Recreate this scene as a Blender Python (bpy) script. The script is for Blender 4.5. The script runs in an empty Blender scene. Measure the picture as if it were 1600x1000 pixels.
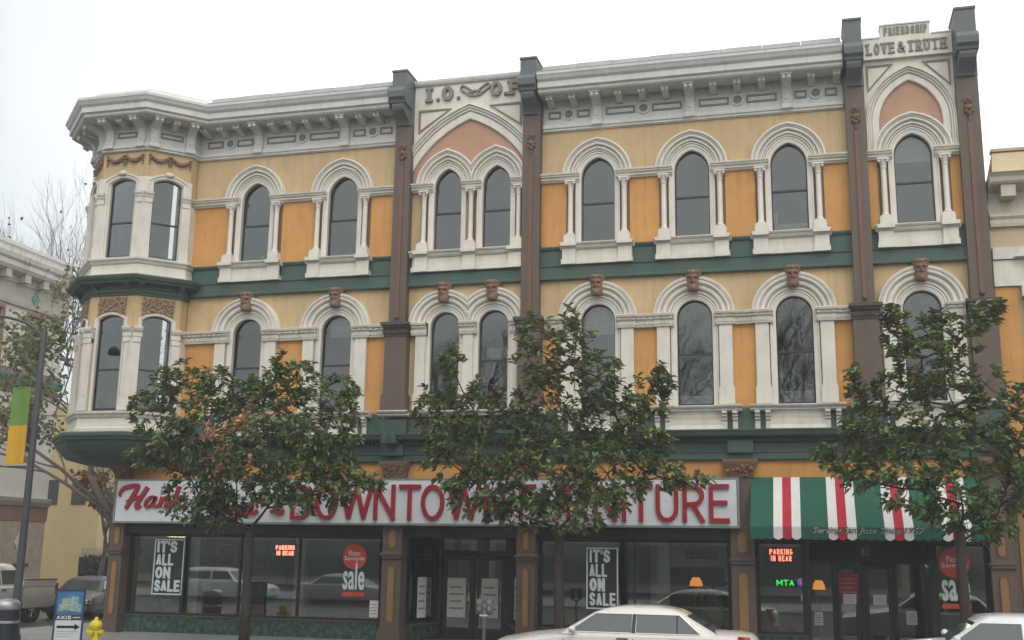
import bpy, bmesh, math, random
from mathutils import Vector, Matrix
from mathutils.geometry import tessellate_polygon

# ---------------------------------------------------------------- camera, sky, sun, exposure
SC = bpy.context.scene
COL = SC.collection
rad = math.radians
cam_d = bpy.data.cameras.new('camera'); cam = bpy.data.objects.new('camera', cam_d); COL.objects.link(cam)
SC.camera = cam
cam_d.sensor_width = 36.0
cam_d.lens = 36.0 * 1739.0 / 1600.0
cam_d.clip_start = 0.1; cam_d.clip_end = 1500
def aim(o, loc, pitch, roll, yaw):
    f0 = Vector((-math.sin(yaw), math.cos(yaw), 0)); r0 = Vector((math.cos(yaw), math.sin(yaw), 0)); u0 = Vector((0, 0, 1))
    f = f0 * math.cos(pitch) + u0 * math.sin(pitch); u = u0 * math.cos(pitch) - f0 * math.sin(pitch)
    r = r0 * math.cos(roll) + u * math.sin(roll); u = u * math.cos(roll) - r0 * math.sin(roll)
    m = Matrix((r, u, -f)).transposed().to_4x4(); m.translation = loc
    o.matrix_world = m
aim(cam, Vector((0, -30, 2.4)), 0.2078, 0.0154, 0.2625)

SUN_EL, SUN_AZ = 48.0, 155.0          # azimuth measured from +Y clockwise
W = bpy.data.worlds.new('World'); SC.world = W; W.use_nodes = True
nt = W.node_tree; nt.nodes.clear()
out = nt.nodes.new('ShaderNodeOutputWorld'); bg = nt.nodes.new('ShaderNodeBackground')
sky = nt.nodes.new('ShaderNodeTexSky'); sky.sky_type = 'NISHITA'; sky.sun_disc = False
sky.sun_elevation = rad(SUN_EL); sky.sun_rotation = rad(SUN_AZ); sky.dust_density = 6; sky.air_density = 2
hs = nt.nodes.new('ShaderNodeHueSaturation'); hs.inputs['Saturation'].default_value = 0.25
cloud = nt.nodes.new('ShaderNodeTexNoise'); cloud.inputs['Scale'].default_value = 1.6; cloud.inputs['Detail'].default_value = 5
tc = nt.nodes.new('ShaderNodeTexCoord')
ramp = nt.nodes.new('ShaderNodeValToRGB')
ramp.color_ramp.elements[0].position = 0.0; ramp.color_ramp.elements[0].color = (4.3, 4.75, 5.0, 1)
ramp.color_ramp.elements[1].position = 1.0; ramp.color_ramp.elements[1].color = (9.9, 10.0, 10.0, 1)
mx = nt.nodes.new('ShaderNodeMix'); mx.data_type = 'RGBA'; mx.inputs[0].default_value = 0.86
nt.links.new(tc.outputs['Generated'], cloud.inputs['Vector'])
sp = nt.nodes.new('ShaderNodeSeparateXYZ'); nt.links.new(tc.outputs['Generated'], sp.inputs[0])
cm = nt.nodes.new('ShaderNodeMath'); cm.operation = 'MULTIPLY_ADD'; cm.inputs[1].default_value = .55; nt.links.new(cloud.outputs['Fac'], cm.inputs[0]); nt.links.new(sp.outputs[0], cm.inputs[2])
cr = nt.nodes.new('ShaderNodeMapRange'); cr.interpolation_type = 'SMOOTHSTEP'; cr.inputs[1].default_value = -.48; cr.inputs[2].default_value = .0; nt.links.new(cm.outputs[0], cr.inputs[0])
nt.links.new(cr.outputs[0], ramp.inputs[0])
nt.links.new(sky.outputs[0], hs.inputs['Color'])
nt.links.new(hs.outputs[0], mx.inputs[6]); nt.links.new(ramp.outputs[0], mx.inputs[7])
nt.links.new(mx.outputs[2], bg.inputs['Color']); bg.inputs['Strength'].default_value = 0.14
nt.links.new(bg.outputs[0], out.inputs[0])

sun_d = bpy.data.lights.new('sun', 'SUN'); sun_d.energy = 0.7; sun_d.angle = rad(35); sun_d.color = (1, 0.97, 0.93)
sun = bpy.data.objects.new('sun', sun_d); COL.objects.link(sun)
sd = Vector((math.sin(rad(SUN_AZ)) * math.cos(rad(SUN_EL)), math.cos(rad(SUN_AZ)) * math.cos(rad(SUN_EL)), math.sin(rad(SUN_EL))))
sun.rotation_euler = sd.to_track_quat('Z', 'Y').to_euler()

SC.view_settings.view_transform = 'Standard'; SC.view_settings.look = 'None'
SC.view_settings.exposure = 0.26; SC.view_settings.gamma = 1.0
SC.render.engine = 'CYCLES'
SC.cycles.use_denoising = True
SC.cycles.max_bounces = 6; SC.cycles.transparent_max_bounces = 16; SC.cycles.caustics_reflective = False; SC.cycles.caustics_refractive = False

# ---------------------------------------------------------------- helpers
def prop(o, label=None, cat=None, group=None, kind=None):
    if label: o['label'] = label
    if cat: o['category'] = cat
    if group: o['group'] = group
    if kind: o['kind'] = kind
    return o
def thing(name, label, cat, loc=(0, 0, 0), rz=0.0, group=None):
    o = bpy.data.objects.new(name, None); COL.objects.link(o); o.location = loc; o.rotation_euler = (0, 0, rz); o.empty_display_size = .3
    return prop(o, label, cat, group)
def copy_tree(o, parent=None):
    c = o.copy(); COL.objects.link(c)
    if parent: c.parent = parent
    for ch in list(o.children): copy_tree(ch, c)
    return c

class MB:
    def __init__(s, T=None):
        s.v = []; s.f = []; s.mi = []; s.T = T; s.m = 0
    def add(s, vs, fs):
        o = len(s.v)
        s.v += [s.T(*v) if s.T else tuple(v) for v in vs]
        s.f += [[i + o for i in f] for f in fs]; s.mi += [s.m] * len(fs)
        return s
    def box(s, x0, x1, y0, y1, z0, z1):
        v = [(x, y, z) for z in (z0, z1) for y in (y0, y1) for x in (x0, x1)]
        return s.add(v, [(0, 2, 3, 1), (4, 5, 7, 6), (0, 1, 5, 4), (2, 6, 7, 3), (0, 4, 6, 2), (1, 3, 7, 5)])
    def prism(s, poly, y0, y1):                       # poly in (x, z), thick in y
        n = len(poly)
        v = [(x, y0, z) for x, z in poly] + [(x, y1, z) for x, z in poly]
        return s.add(v, [tuple(range(n)), tuple(range(2 * n - 1, n - 1, -1))] + [(i, (i + 1) % n, n + (i + 1) % n, n + i) for i in range(n)])
    def slab(s, poly, z0, z1):                        # poly in (x, y)
        n = len(poly)
        v = [(x, y, z0) for x, y in poly] + [(x, y, z1) for x, y in poly]
        return s.add(v, [tuple(range(n)), tuple(range(2 * n - 1, n - 1, -1))] + [(i, (i + 1) % n, n + (i + 1) % n, n + i) for i in range(n)])
    def plate(s, outer, holes, y0, y1):               # (x, z) polygon with holes, thick in y
        loops = [outer] + holes
        flat = [p for l in loops for p in l]; n = len(flat)
        tris = tessellate_polygon([[Vector((x, z, 0)) for x, z in l] for l in loops])
        v = [(x, y0, z) for x, z in flat] + [(x, y1, z) for x, z in flat]
        f = [tuple(t) for t in tris] + [tuple(i + n for i in reversed(t)) for t in tris]
        o = 0
        for l in loops:
            k = len(l); f += [(o + i, o + (i + 1) % k, n + o + (i + 1) % k, n + o + i) for i in range(k)]; o += k
        return s.add(v, f)
    def sweep(s, path, prof):                         # plan path (x, y), profile (out, z), outward = right of the path
        P = [Vector(p) for p in path]; n = len(P); rings = []
        for i in range(n):
            d0 = (P[i] - P[i - 1]).normalized() if i > 0 else None
            d1 = (P[i + 1] - P[i]).normalized() if i < n - 1 else None
            if d0 is None: d0 = d1
            if d1 is None: d1 = d0
            n0 = Vector((d0.y, -d0.x)); n1 = Vector((d1.y, -d1.x)); m = (n0 + n1); m = m / max(.2, m.dot(n0))
            rings.append([(P[i].x + m.x * o, P[i].y + m.y * o, z) for o, z in prof])
        return s.loft(rings, True)
    def loft(s, rings, caps=True, closed=True):
        n = len(rings); k = len(rings[0]); v = [p for r in rings for p in r]; f = []
        for i in range(n - 1):
            for j in range(k if closed else k - 1):
                a, b = i * k + j, i * k + (j + 1) % k
                f.append((a, b, b + k, a + k))
        if caps: f += [tuple(range(k)), tuple(range((n - 1) * k, n * k))]
        return s.add(v, f)
    def ring(s, path, cs):                            # path (x, z) outline, cross-section (d, y); left of the path is outward
        N = offs(path)
        return s.loft([[(p[0] + q[0] * d, y, p[1] + q[1] * d) for d, y in cs] for p, q in zip(path, N)], True)
    def tube(s, pts, radii, n=7, caps=True):
        P = [Vector(p) for p in pts]
        if not hasattr(radii, '__len__'): radii = [radii] * len(P)
        rings = []; ref = None
        for i in range(len(P)):
            d = (P[min(i + 1, len(P) - 1)] - P[max(i - 1, 0)]).normalized()
            if ref is None: ref = d.orthogonal().normalized()
            a = (ref - d * ref.dot(d)); a = a.normalized() if a.length > 1e-6 else d.orthogonal().normalized(); ref = a; b = d.cross(a)
            rings.append([tuple(P[i] + (a * math.cos(2 * math.pi * j / n) + b * math.sin(2 * math.pi * j / n)) * radii[i]) for j in range(n)])
        return s.loft(rings, caps)
    def lathe(s, prof, cx=0, cy=0, n=12):             # prof (r, z)
        return s.loft([[(cx + r * math.cos(2 * math.pi * j / n), cy + r * math.sin(2 * math.pi * j / n), z) for j in range(n)] for r, z in prof], True)
    def ball(s, c, r, n=8, m=5, sq=(1, 1, 1)):
        return s.loft([[(c[0] + sq[0] * r * math.sin(math.pi * i / m) * math.cos(2 * math.pi * j / n), c[1] + sq[1] * r * math.sin(math.pi * i / m) * math.sin(2 * math.pi * j / n), c[2] + sq[2] * r * math.cos(math.pi * i / m)) for j in range(n)] for i in [.08] + list(range(1, m)) + [m - .08]], True)
    def disc_y(s, cx, cz, r0, r1, y0, y1, n=20):      # ring or disc facing -y
        if r0 <= 0: return s.prism([(cx + r1 * math.cos(2 * math.pi * i / n), cz + r1 * math.sin(2 * math.pi * i / n)) for i in range(n)], y0, y1)
        cs = [(r0, y0), (r1, y0), (r1, y1), (r0, y1)]
        v = []; f = []
        for i in range(n):
            c, q = math.cos(2 * math.pi * i / n), math.sin(2 * math.pi * i / n)
            v += [(cx + r * c, y, cz + r * q) for r, y in cs]
        for i in range(n):
            for j in range(4):
                a, b = i * 4 + j, i * 4 + (j + 1) % 4; a2, b2 = ((i + 1) % n) * 4 + j, ((i + 1) % n) * 4 + (j + 1) % 4
                f.append((a, b, b2, a2))
        return s.add(v, f)
    def ribbon(s, pts, w, y0, y1, closed=False, ext=0.0):   # stroke in (x, z) of width w, thick in y
        P = [Vector(p) for p in pts]; n = len(P)
        if not hasattr(w, '__len__'): w = [w] * n
        if not closed and ext:
            P[0] = P[0] - (P[1] - P[0]).normalized() * ext; P[-1] = P[-1] + (P[-1] - P[-2]).normalized() * ext
        L = []; R = []
        for i in range(n):
            a = P[i - 1] if (i > 0 or closed) else None; b = P[(i + 1) % n] if (i < n - 1 or closed) else None
            d0 = (P[i] - a).normalized() if a is not None else None; d1 = (b - P[i]).normalized() if b is not None else None
            if d0 is None: d0 = d1
            if d1 is None: d1 = d0
            n0 = Vector((-d0.y, d0.x)); n1 = Vector((-d1.y, d1.x)); m = n0 + n1; m = m / max(.55, m.dot(n0)) if m.length > 1e-5 else n0
            L.append(P[i] + m * w[i] / 2); R.append(P[i] - m * w[i] / 2)
        v = []; f = []
        for i in range(n): v += [(L[i].x, y0, L[i].y), (R[i].x, y0, R[i].y), (R[i].x, y1, R[i].y), (L[i].x, y1, L[i].y)]
        for i in range(n if closed else n - 1):
            k = (i + 1) % n
            for j in range(4): f.append((i * 4 + j, i * 4 + (j + 1) % 4, k * 4 + (j + 1) % 4, k * 4 + j))
        if not closed: f += [(0, 1, 2, 3), (n * 4 - 4, n * 4 - 3, n * 4 - 2, n * 4 - 1)]
        return s.add(v, f)
    def mesh(s, name, mats, smooth=False, clip=(), fix=True, auto=None):
        me = bpy.data.meshes.new(name)
        me.from_pydata(s.v, [], s.f)
        if not isinstance(mats, (list, tuple)): mats = [mats]
        for m in mats: me.materials.append(m)
        if any(s.mi): me.polygons.foreach_set('material_index', s.mi)
        if fix or clip:
            bm = bmesh.new(); bm.from_mesh(me)
            for co, no in clip:
                g = bmesh.ops.bisect_plane(bm, geom=bm.verts[:] + bm.edges[:] + bm.faces[:], plane_co=co, plane_no=no, clear_outer=True)
                ed = [e for e in g['geom_cut'] if isinstance(e, bmesh.types.BMEdge)]
                if ed: bmesh.ops.edgeloop_fill(bm, edges=ed)
            if fix: bmesh.ops.recalc_face_normals(bm, faces=bm.faces[:])
            bm.to_mesh(me); bm.free()
        if smooth: me.polygons.foreach_set('use_smooth', [True] * len(me.polygons))
        if auto:
            me.polygons.foreach_set('use_smooth', [True] * len(me.polygons)); me.set_sharp_from_angle(angle=rad(auto))
        return me
    def build(s, name, mats, parent=None, loc=(0, 0, 0), **k):
        o = bpy.data.objects.new(name, s.mesh(name, mats, **k)); COL.objects.link(o); o.location = loc
        if parent: o.parent = parent
        return o
def offs(path):                                       # mitred unit outward normals (left of a path in x, z)
    P = [Vector(p) for p in path]; n = len(P); N = []
    for i in range(n):
        d0 = (P[i] - P[i - 1]).normalized() if i > 0 else None
        d1 = (P[i + 1] - P[i]).normalized() if i < n - 1 else None
        if d0 is None: d0 = d1
        if d1 is None: d1 = d0
        n0 = Vector((-d0.y, d0.x)); n1 = Vector((-d1.y, d1.x)); m = n0 + n1; m = m / max(.3, m.dot(n0))
        N.append((m.x, m.y))
    return N
def inst(src, parent, loc):                           # another object on the same mesh
    o = src.copy(); COL.objects.link(o); o.parent = parent; o.location = loc; return o
def xf(p, q, y0=0.0):                                 # facade-like frame on plan edge p-q: x along, -y outward
    p = Vector(p); q = Vector(q); t = (q - p).normalized(); n = Vector((t.y, -t.x))
    return lambda x, y, z: (p.x + t.x * x - n.x * y, p.y + t.y * x - n.y * y, z)

# ---------------------------------------------------------------- materials
def M(name, col, rough=.6, var=.10, scale=2.0, bump=.0, bscale=40., metal=0.0, spec=.4, streak=0.0, grime=(.35, .33, .30), coat=0.0, emit=None, es=1.0):
    m = bpy.data.materials.new(name); m.use_nodes = True
    t = m.node_tree; b = t.nodes['Principled BSDF']
    b.inputs['Roughness'].default_value = rough; b.inputs['Metallic'].default_value = metal
    b.inputs['Specular IOR Level'].default_value = spec; b.inputs['Coat Weight'].default_value = coat; b.inputs['Coat Roughness'].default_value = .05
    g = t.nodes.new('ShaderNodeNewGeometry')
    cur = None
    if var > 0:
        n = t.nodes.new('ShaderNodeTexNoise'); n.inputs['Scale'].default_value = scale; n.inputs['Detail'].default_value = 6; n.inputs['Roughness'].default_value = .65
        t.links.new(g.outputs['Position'], n.inputs['Vector'])
        r = t.nodes.new('ShaderNodeMix'); r.data_type = 'RGBA'
        mr = t.nodes.new('ShaderNodeMapRange'); mr.inputs[1].default_value = .3; mr.inputs[2].default_value = .7
        t.links.new(n.outputs['Fac'], mr.inputs[0]); t.links.new(mr.outputs[0], r.inputs[0])
        r.inputs[6].default_value = (*[c * (1 - var) for c in col], 1); r.inputs[7].default_value = (*[min(1, c * (1 + var)) for c in col], 1)
        cur = r.outputs[2]
        rm = t.nodes.new('ShaderNodeMapRange'); rm.inputs[3].default_value = rough * .85; rm.inputs[4].default_value = min(1, rough * 1.15)
        t.links.new(n.outputs['Fac'], rm.inputs[0]); t.links.new(rm.outputs[0], b.inputs['Roughness'])
    if streak > 0:
        mp = t.nodes.new('ShaderNodeMapping'); mp.inputs['Scale'].default_value = (5, 5, .45)
        t.links.new(g.outputs['Position'], mp.inputs['Vector'])
        n2 = t.nodes.new('ShaderNodeTexNoise'); n2.inputs['Scale'].default_value = 1.3; n2.inputs['Detail'].default_value = 7; n2.inputs['Roughness'].default_value = .7
        t.links.new(mp.outputs[0], n2.inputs['Vector'])
        mr2 = t.nodes.new('ShaderNodeMapRange'); mr2.inputs[1].default_value = .5; mr2.inputs[2].default_value = .78; mr2.inputs[4].default_value = streak
        t.links.new(n2.outputs['Fac'], mr2.inputs[0])
        r2 = t.nodes.new('ShaderNodeMix'); r2.data_type = 'RGBA'; t.links.new(mr2.outputs[0], r2.inputs[0])
        if cur: t.links.new(cur, r2.inputs[6])
        else: r2.inputs[6].default_value = (*col, 1)
        r2.inputs[7].default_value = (*[c * gr for c, gr in zip(col, grime)], 1); cur = r2.outputs[2]
    if cur: t.links.new(cur, b.inputs['Base Color'])
    else: b.inputs['Base Color'].default_value = (*col, 1)
    if bump > 0:
        n3 = t.nodes.new('ShaderNodeTexNoise'); n3.inputs['Scale'].default_value = bscale; n3.inputs['Detail'].default_value = 4
        t.links.new(g.outputs['Position'], n3.inputs['Vector'])
        bp = t.nodes.new('ShaderNodeBump'); bp.inputs['Strength'].default_value = bump; bp.inputs['Distance'].default_value = .02
        t.links.new(n3.outputs['Fac'], bp.inputs['Height']); t.links.new(bp.outputs[0], b.inputs['Normal'])
    if emit:
        b.inputs['Emission Color'].default_value = (*emit, 1); b.inputs['Emission Strength'].default_value = es
    return m
def glass(name, tint=(.8, .83, .82), ior=1.5, boost=1.0, wavy=.0):
    m = bpy.data.materials.new(name); m.use_nodes = True; t = m.node_tree; t.nodes.clear()
    o = t.nodes.new('ShaderNodeOutputMaterial'); tr = t.nodes.new('ShaderNodeBsdfTransparent'); tr.inputs[0].default_value = (*tint, 1)
    gl = t.nodes.new('ShaderNodeBsdfGlossy'); gl.inputs['Roughness'].default_value = .015; gl.inputs['Color'].default_value = (.92, .95, .95, 1)
    fr = t.nodes.new('ShaderNodeFresnel'); fr.inputs[0].default_value = ior
    mu = t.nodes.new('ShaderNodeMath'); mu.operation = 'MULTIPLY'; mu.inputs[1].default_value = boost; mu.use_clamp = True
    mi = t.nodes.new('ShaderNodeMixShader')
    t.links.new(fr.outputs[0], mu.inputs[0]); t.links.new(mu.outputs[0], mi.inputs[0]); t.links.new(tr.outputs[0], mi.inputs[1]); t.links.new(gl.outputs[0], mi.inputs[2]); t.links.new(mi.outputs[0], o.inputs[0])
    if wavy:
        g = t.nodes.new('ShaderNodeNewGeometry'); n = t.nodes.new('ShaderNodeTexNoise'); n.inputs['Scale'].default_value = 1.1; n.inputs['Detail'].default_value = 2
        t.links.new(g.outputs['Position'], n.inputs['Vector']); bp = t.nodes.new('ShaderNodeBump'); bp.inputs['Strength'].default_value = wavy; bp.inputs['Distance'].default_value = .02
        t.links.new(n.outputs['Fac'], bp.inputs['Height']); t.links.new(bp.outputs[0], gl.inputs['Normal']); 
    return m

TRIM = M('trim_paint', (.64, .605, .535), .55, .09, 1.6, .10, 24, streak=.5, grime=(.60, .56, .50))
TRIMG = M('cornice_paint', (.56, .555, .52), .6, .09, 1.4, .10, 24, streak=.5, grime=(.6, .6, .58))
TAN = M('tan_stucco', (.50, .365, .195), .75, .13, .9, .25, 50, streak=.75, grime=(.70, .64, .58))
ORANGE = M('orange_stucco', (.57, .285, .085), .75, .13, .9, .25, 50, streak=.75, grime=(.70, .62, .54))
SALMON = M('salmon_stucco', (.42, .245, .165), .75, .08, 1.2, .1, 60, streak=.2, grime=(.7, .66, .62))
GREEN = M('green_paint', (.052, .092, .073), .55, .12, 1.5, .05, 30, streak=.3, grime=(.65, .65, .65))
BROWN = M('brown_paint', (.112, .080, .063), .6, .1, 1.5, .06, 30, streak=.3, grime=(.7, .7, .7))
SLATE = M('slate_green_paint', (.108, .125, .120), .6, .1, 1.5, .06, 30, streak=.3, grime=(.65, .65, .65))
RUST = M('rust_paint', (.155, .078, .050), .6, .12, 3, .05, 30)
BRONZE = M('bronze_brown_ornament', (.215, .125, .082), .55, .3, 14, .5, 60)
LETTERG = M('grey_brown_letter_paint', (.20, .175, .150), .6, .1, 3)
FRAMETAN = M('frieze_outline_paint', (.20, .165, .13), .6, .08, 3)
DARKFR = M('dark_sash', (.030, .032, .032), .45, .1, 4)
BLACKFR = M('black_shopfront_metal', (.018, .019, .019), .4, .1, 4)
ROOFM = M('roofing_felt', (.42, .44, .43), .8, .1, 2, .1, 20, streak=.3, grime=(.6, .6, .6))
MARBLE = M('green_marble', (.042, .078, .062), .25, .9, 7.0)
GLASS = glass('window_glass', (.76, .79, .79), 1.52, 1.6, .12)
SHOPGL = glass('shop_glass', (.86, .89, .88), 1.5, 3.6, .015)
ROOM = M('dim_room_paint', (.30, .29, .26), .8, .15, 1.0)
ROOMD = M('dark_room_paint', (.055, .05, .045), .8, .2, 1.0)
SHOPFL = M('shop_floor', (.10, .075, .055), .5, .2, 2)
SIGNW = M('sign_white', (.64, .675, .70), .35, .04, 1.2, streak=.18, grime=(.75, .76, .78))
SIGNR = M('sign_red', (.30, .012, .020), .4, .08, 3)
AWG = M('awning_green_canvas', (.014, .100, .062), .75, .08, 2, .1, 90, streak=.2, grime=(.7, .7, .7))
AWW = M('awning_white_canvas', (.70, .69, .66), .75, .05, 2, .1, 90, streak=.2, grime=(.75, .75, .75))
AWR = M('awning_red_canvas', (.44, .020, .040), .75, .08, 2, .1, 90)
ASPH = M('wet_asphalt', (.055, .055, .056), .30, .35, .7, .25, 60, spec=.5)
CONC = M('pavement_concrete', (.24, .235, .22), .6, .18, 1.1, .12, 40)
STEEL = M('galvanised_steel', (.36, .37, .37), .42, .1, 5, metal=.7)
BARK = M('grey_brown_bark', (.040, .031, .026), .85, .3, 9, .7, 30)
BARKL = M('pale_bark', (.12, .105, .088), .85, .35, 6, .5, 30)
RUBBER = M('tyre_rubber', (.015, .015, .016), .75, .2, 8)
RIM = M('alloy_rim', (.42, .42, .42), .35, .1, 6, metal=.8)
CHROME = M('chrome', (.70, .70, .70), .12, .02, 6, metal=1.0)
CARGL = M('tinted_car_glass', (.05, .066, .062), .04, .0, spec=.9)
REDLAMP = M('red_lamp_lens', (.33, .008, .012), .15, .1, 8, spec=.7)
CLEARLAMP = M('clear_lamp_lens', (.62, .63, .64), .1, .1, 8, spec=.8)
AMBER = M('amber_lamp_lens', (.55, .16, .02), .2, .1, 8)
WHITEP = M('white_paper', (.66, .66, .63), .7, .05, 4)
POSTER = M('poster_print', (.60, .66, .66), .6, .03, 4)
PREDC = M('poster_red', (.52, .065, .035), .6, .05, 4)
YELLOWP = M('yellow_paint', (.62, .45, .03), .45, .1, 6)
BLACKP = M('black_paint', (.012, .012, .014), .4, .1, 6)

# ---------------------------------------------------------------- lettering made of strokes in a unit box
def arc(cx, cz, rx, rz, a0, a1, n=8):
    return [(cx + rx * math.cos(rad(a0 + (a1 - a0) * i / n)), cz + rz * math.sin(rad(a0 + (a1 - a0) * i / n))) for i in range(n + 1)]
LET = {
 'A': [[(0, 0), (.5, 1), (1, 0)], [(.2, .36), (.8, .36)]],
 'C': [arc(.5, .5, .5, .5, 50, 310, 14)],
 'D': [[(0, 0), (0, 1)], [(0, 0), (.45, 0)] + arc(.45, .5, .55, .5, -90, 90, 10)[1:-1] + [(.45, 1), (0, 1)]],
 'E': [[(0, 0), (0, 1)], [(0, 0), (1, 0)], [(0, .52), (.88, .52)], [(0, 1), (1, 1)]],
 'F': [[(0, 0), (0, 1)], [(0, .5), (.85, .5)], [(0, 1), (1, 1)]],
 'G': [arc(.5, .5, .5, .5, 50, 340, 14) + [(.97, .42), (.55, .42)]],
 'H': [[(0, 0), (0, 1)], [(1, 0), (1, 1)], [(0, .5), (1, .5)]],
 'I': [[(.5, 0), (.5, 1)]],
 'K': [[(0, 0), (0, 1)], [(0, .38), (1, 1)], [(.3, .56), (1, 0)]],
 'L': [[(0, 0), (0, 1)], [(0, 0), (1, 0)]],
 'M': [[(0, 0), (0, 1), (.5, .3), (1, 1), (1, 0)]],
 'N': [[(0, 0), (0, 1)], [(0, 1), (1, 0)], [(1, 0), (1, 1)]],
 'O': [('loop', arc(.5, .5, .5, .5, 0, 360, 24)[:-1])],
 'P': [[(0, 0), (0, 1)], [(0, .45), (.5, .45)] + arc(.5, .725, .5, .275, -90, 90, 8)[1:-1] + [(.5, 1), (0, 1)]],
 'R': [[(0, 0), (0, 1)], [(0, .47), (.5, .47)] + arc(.5, .735, .5, .265, -90, 90, 8)[1:-1] + [(.5, 1), (0, 1)], [(.45, .47), (1, 0)]],
 'S': [arc(.5, .76, .5, .24, 20, 260, 9) + arc(.5, .25, .5, .25, 80, -160, 9)],
 'T': [[(.5, 0), (.5, 1)], [(0, 1), (1, 1)]],
 'U': [[(0, 1), (0, .35)] + arc(.5, .35, .5, .35, 180, 360, 10)[1:-1] + [(1, .35), (1, 1)]],
 'V': [[(0, 1), (.5, 0), (1, 1)]],
 'W': [[(0, 1), (.25, 0), (.5, 1), (.75, 0), (1, 1)]],
 'X': [[(0, 0), (1, 1)], [(0, 1), (1, 0)]],
 '&': [[(1, 0), (.25, .72)] + arc(.45, .82, .24, .18, 200, -20, 7) + [(.2, .45), (.08, .25)] + arc(.4, .22, .33, .22, 190, 330, 6) + [(.95, .45)]],
 "'": [[(.5, .75), (.5, 1)]], '.': [[(.5, 0), (.5, .12)]],
 '8': [('loop', arc(.5, .26, .5, .26, 0, 360, 14)[:-1]), ('loop', arc(.5, .76, .42, .24, 0, 360, 14)[:-1])],
 '2': [arc(.5, .72, .48, .28, 160, -40, 8) + [(0, 0), (1, 0)]],
}
NARROW = {'I': .36, "'": .25, '.': .25, 'W': 1.35, 'M': 1.3, '&': 1.1, ' ': .5}
def letter(mb, c, x0, x1, z0, z1, st, y0, y1, slab=False, sx=None):
    W_, H_ = x1 - x0, z1 - z0; k = 0
    for s in LET[c]:
        loop = isinstance(s, tuple); pts = s[1] if loop else s
        Q = [(x0 + st / 2 + u * (W_ - st), z0 + st / 2 + v * (H_ - st)) for u, v in pts]
        parts_ = [Q]
        if not loop:
            parts_ = [[Q[0]]]
            for i in range(1, len(Q)):
                parts_[-1].append(Q[i])
                if i < len(Q) - 1 and (Vector(Q[i]) - Vector(Q[i - 1])).normalized().dot((Vector(Q[i + 1]) - Vector(Q[i])).normalized()) < .25: parts_.append([Q[i]])
        for q_ in parts_:
            mb.ribbon(q_, st, y0 - .0015 * k, y1, closed=loop, ext=0 if loop else st / 2 * (.4 if len(parts_) > 1 else 1)); k += 1
        if slab and not loop and len(pts) > 1:
            for a, b in ((0, 1), (-1, -2)):
                if pts[a][1] in (0, 1) and abs(pts[a][0] - pts[b][0]) <= .55 and abs(pts[a][1] - pts[b][1]) > .2:
                    zz = z0 if pts[a][1] == 0 else z1 - st * .75
                    mb.box(Q[a][0] - st * 1.05, Q[a][0] + st * 1.05, y0 - .0015 * k, y1, zz, zz + st * .75); k += 1
    return mb
def letters_row(text, x0, x1, z0, z1, st, gap, slab=False):
    """(char, xa, xb) boxes of a row that fills x0..x1"""
    tot = sum(NARROW.get(c, 1.0) for c in text); n = len(text)
    u = (x1 - x0 - gap * (n - 1)) / tot; x = x0; res = []
    for c in text:
        w = u * NARROW.get(c, 1.0)
        if c != ' ': res.append((c, x, x + w))
        x += w + gap
    return res
def font_mesh(body, width, height, bold=0.0, shear=0.0):
    """built-in font text as a flat mesh fitted to width x height, origin bottom left, in (x, z)"""
    cu = bpy.data.curves.new('text', 'FONT'); cu.body = body; cu.offset = bold; cu.shear = shear; cu.resolution_u = 3; cu.extrude = .02
    o = bpy.data.objects.new('text', cu); COL.objects.link(o)
    dg = bpy.context.evaluated_depsgraph_get(); me = bpy.data.meshes.new_from_object(o.evaluated_get(dg))
    bpy.data.objects.remove(o); bpy.data.curves.remove(cu)
    xs = [v.co.x for v in me.vertices]; ys = [v.co.y for v in me.vertices]
    a, b, c, d = min(xs), max(xs), min(ys), max(ys)
    for v in me.vertices: v.co = ((v.co.x - a) / (b - a) * width, v.co.z / .02 * .002, (v.co.y - c) / (d - c) * height)
    return me
def text_obj(name, body, x, y, z, w, h, mat, parent, bold=0.0, shear=0.0):
    me = font_mesh(body, w, h, bold, shear); me.materials.clear(); me.materials.append(mat)
    o = bpy.data.objects.new(name, me); COL.objects.link(o); o.location = (x, y, z); o.parent = parent; return o

# ---------------------------------------------------------------- ground
MB().box(-400, 400, -400, 600, -.6, -.170).build('ground', M('ground_earth', (.09, .085, .07), .9, .3, .3), None)['kind'] = 'structure'
MB().box(-400, 400, -24.2, -5.42, -.3, -.15).build('road', ASPH)['kind'] = 'structure'
MB().box(-31.2, -23.4, -5.418, 300, -.3, -.146).build('cross_road', ASPH)['kind'] = 'structure'
def pavement(x0, x1, y0, y1, nm='pavement'):
    m = MB(); m.box(x0, x1, y0, y1, -.3, 0.0); o = m.build(nm, CONC); o['kind'] = 'structure'
    k = MB()
    for s_ in ((x0 - .0, x1, y0 - .16, y0 - .003), (x0, x1, y1 + .003, y1 + .16)):
        k.box(*s_, -.3, .012)
    k.build('kerb', M('kerb_concrete', (.30, .29, .27), .7, .15, 2, .1, 40), o)
    for i in range(int((x1 - x0) / 1.6)):
        xx = x0 + (i + .5) * 1.6
        if -23 < xx < 9 and y0 > -9:
            pass
    return o
pavement(-23.2, 80, -5.26, -.001)
pavement(-400, -31.2, -5.26, -1.5)
MB().box(-23.2, -20.62, .001, 300, -.3, 0.0).build('pavement', CONC)['kind'] = 'structure'
MB().box(-34.0, -31.2, -1.3, 300, -.3, 0.0).build('pavement', CONC)['kind'] = 'structure'
MB().box(-400, 400, -34, -24.36, -.3, 0.0).build('pavement', CONC)['kind'] = 'structure'
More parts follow.
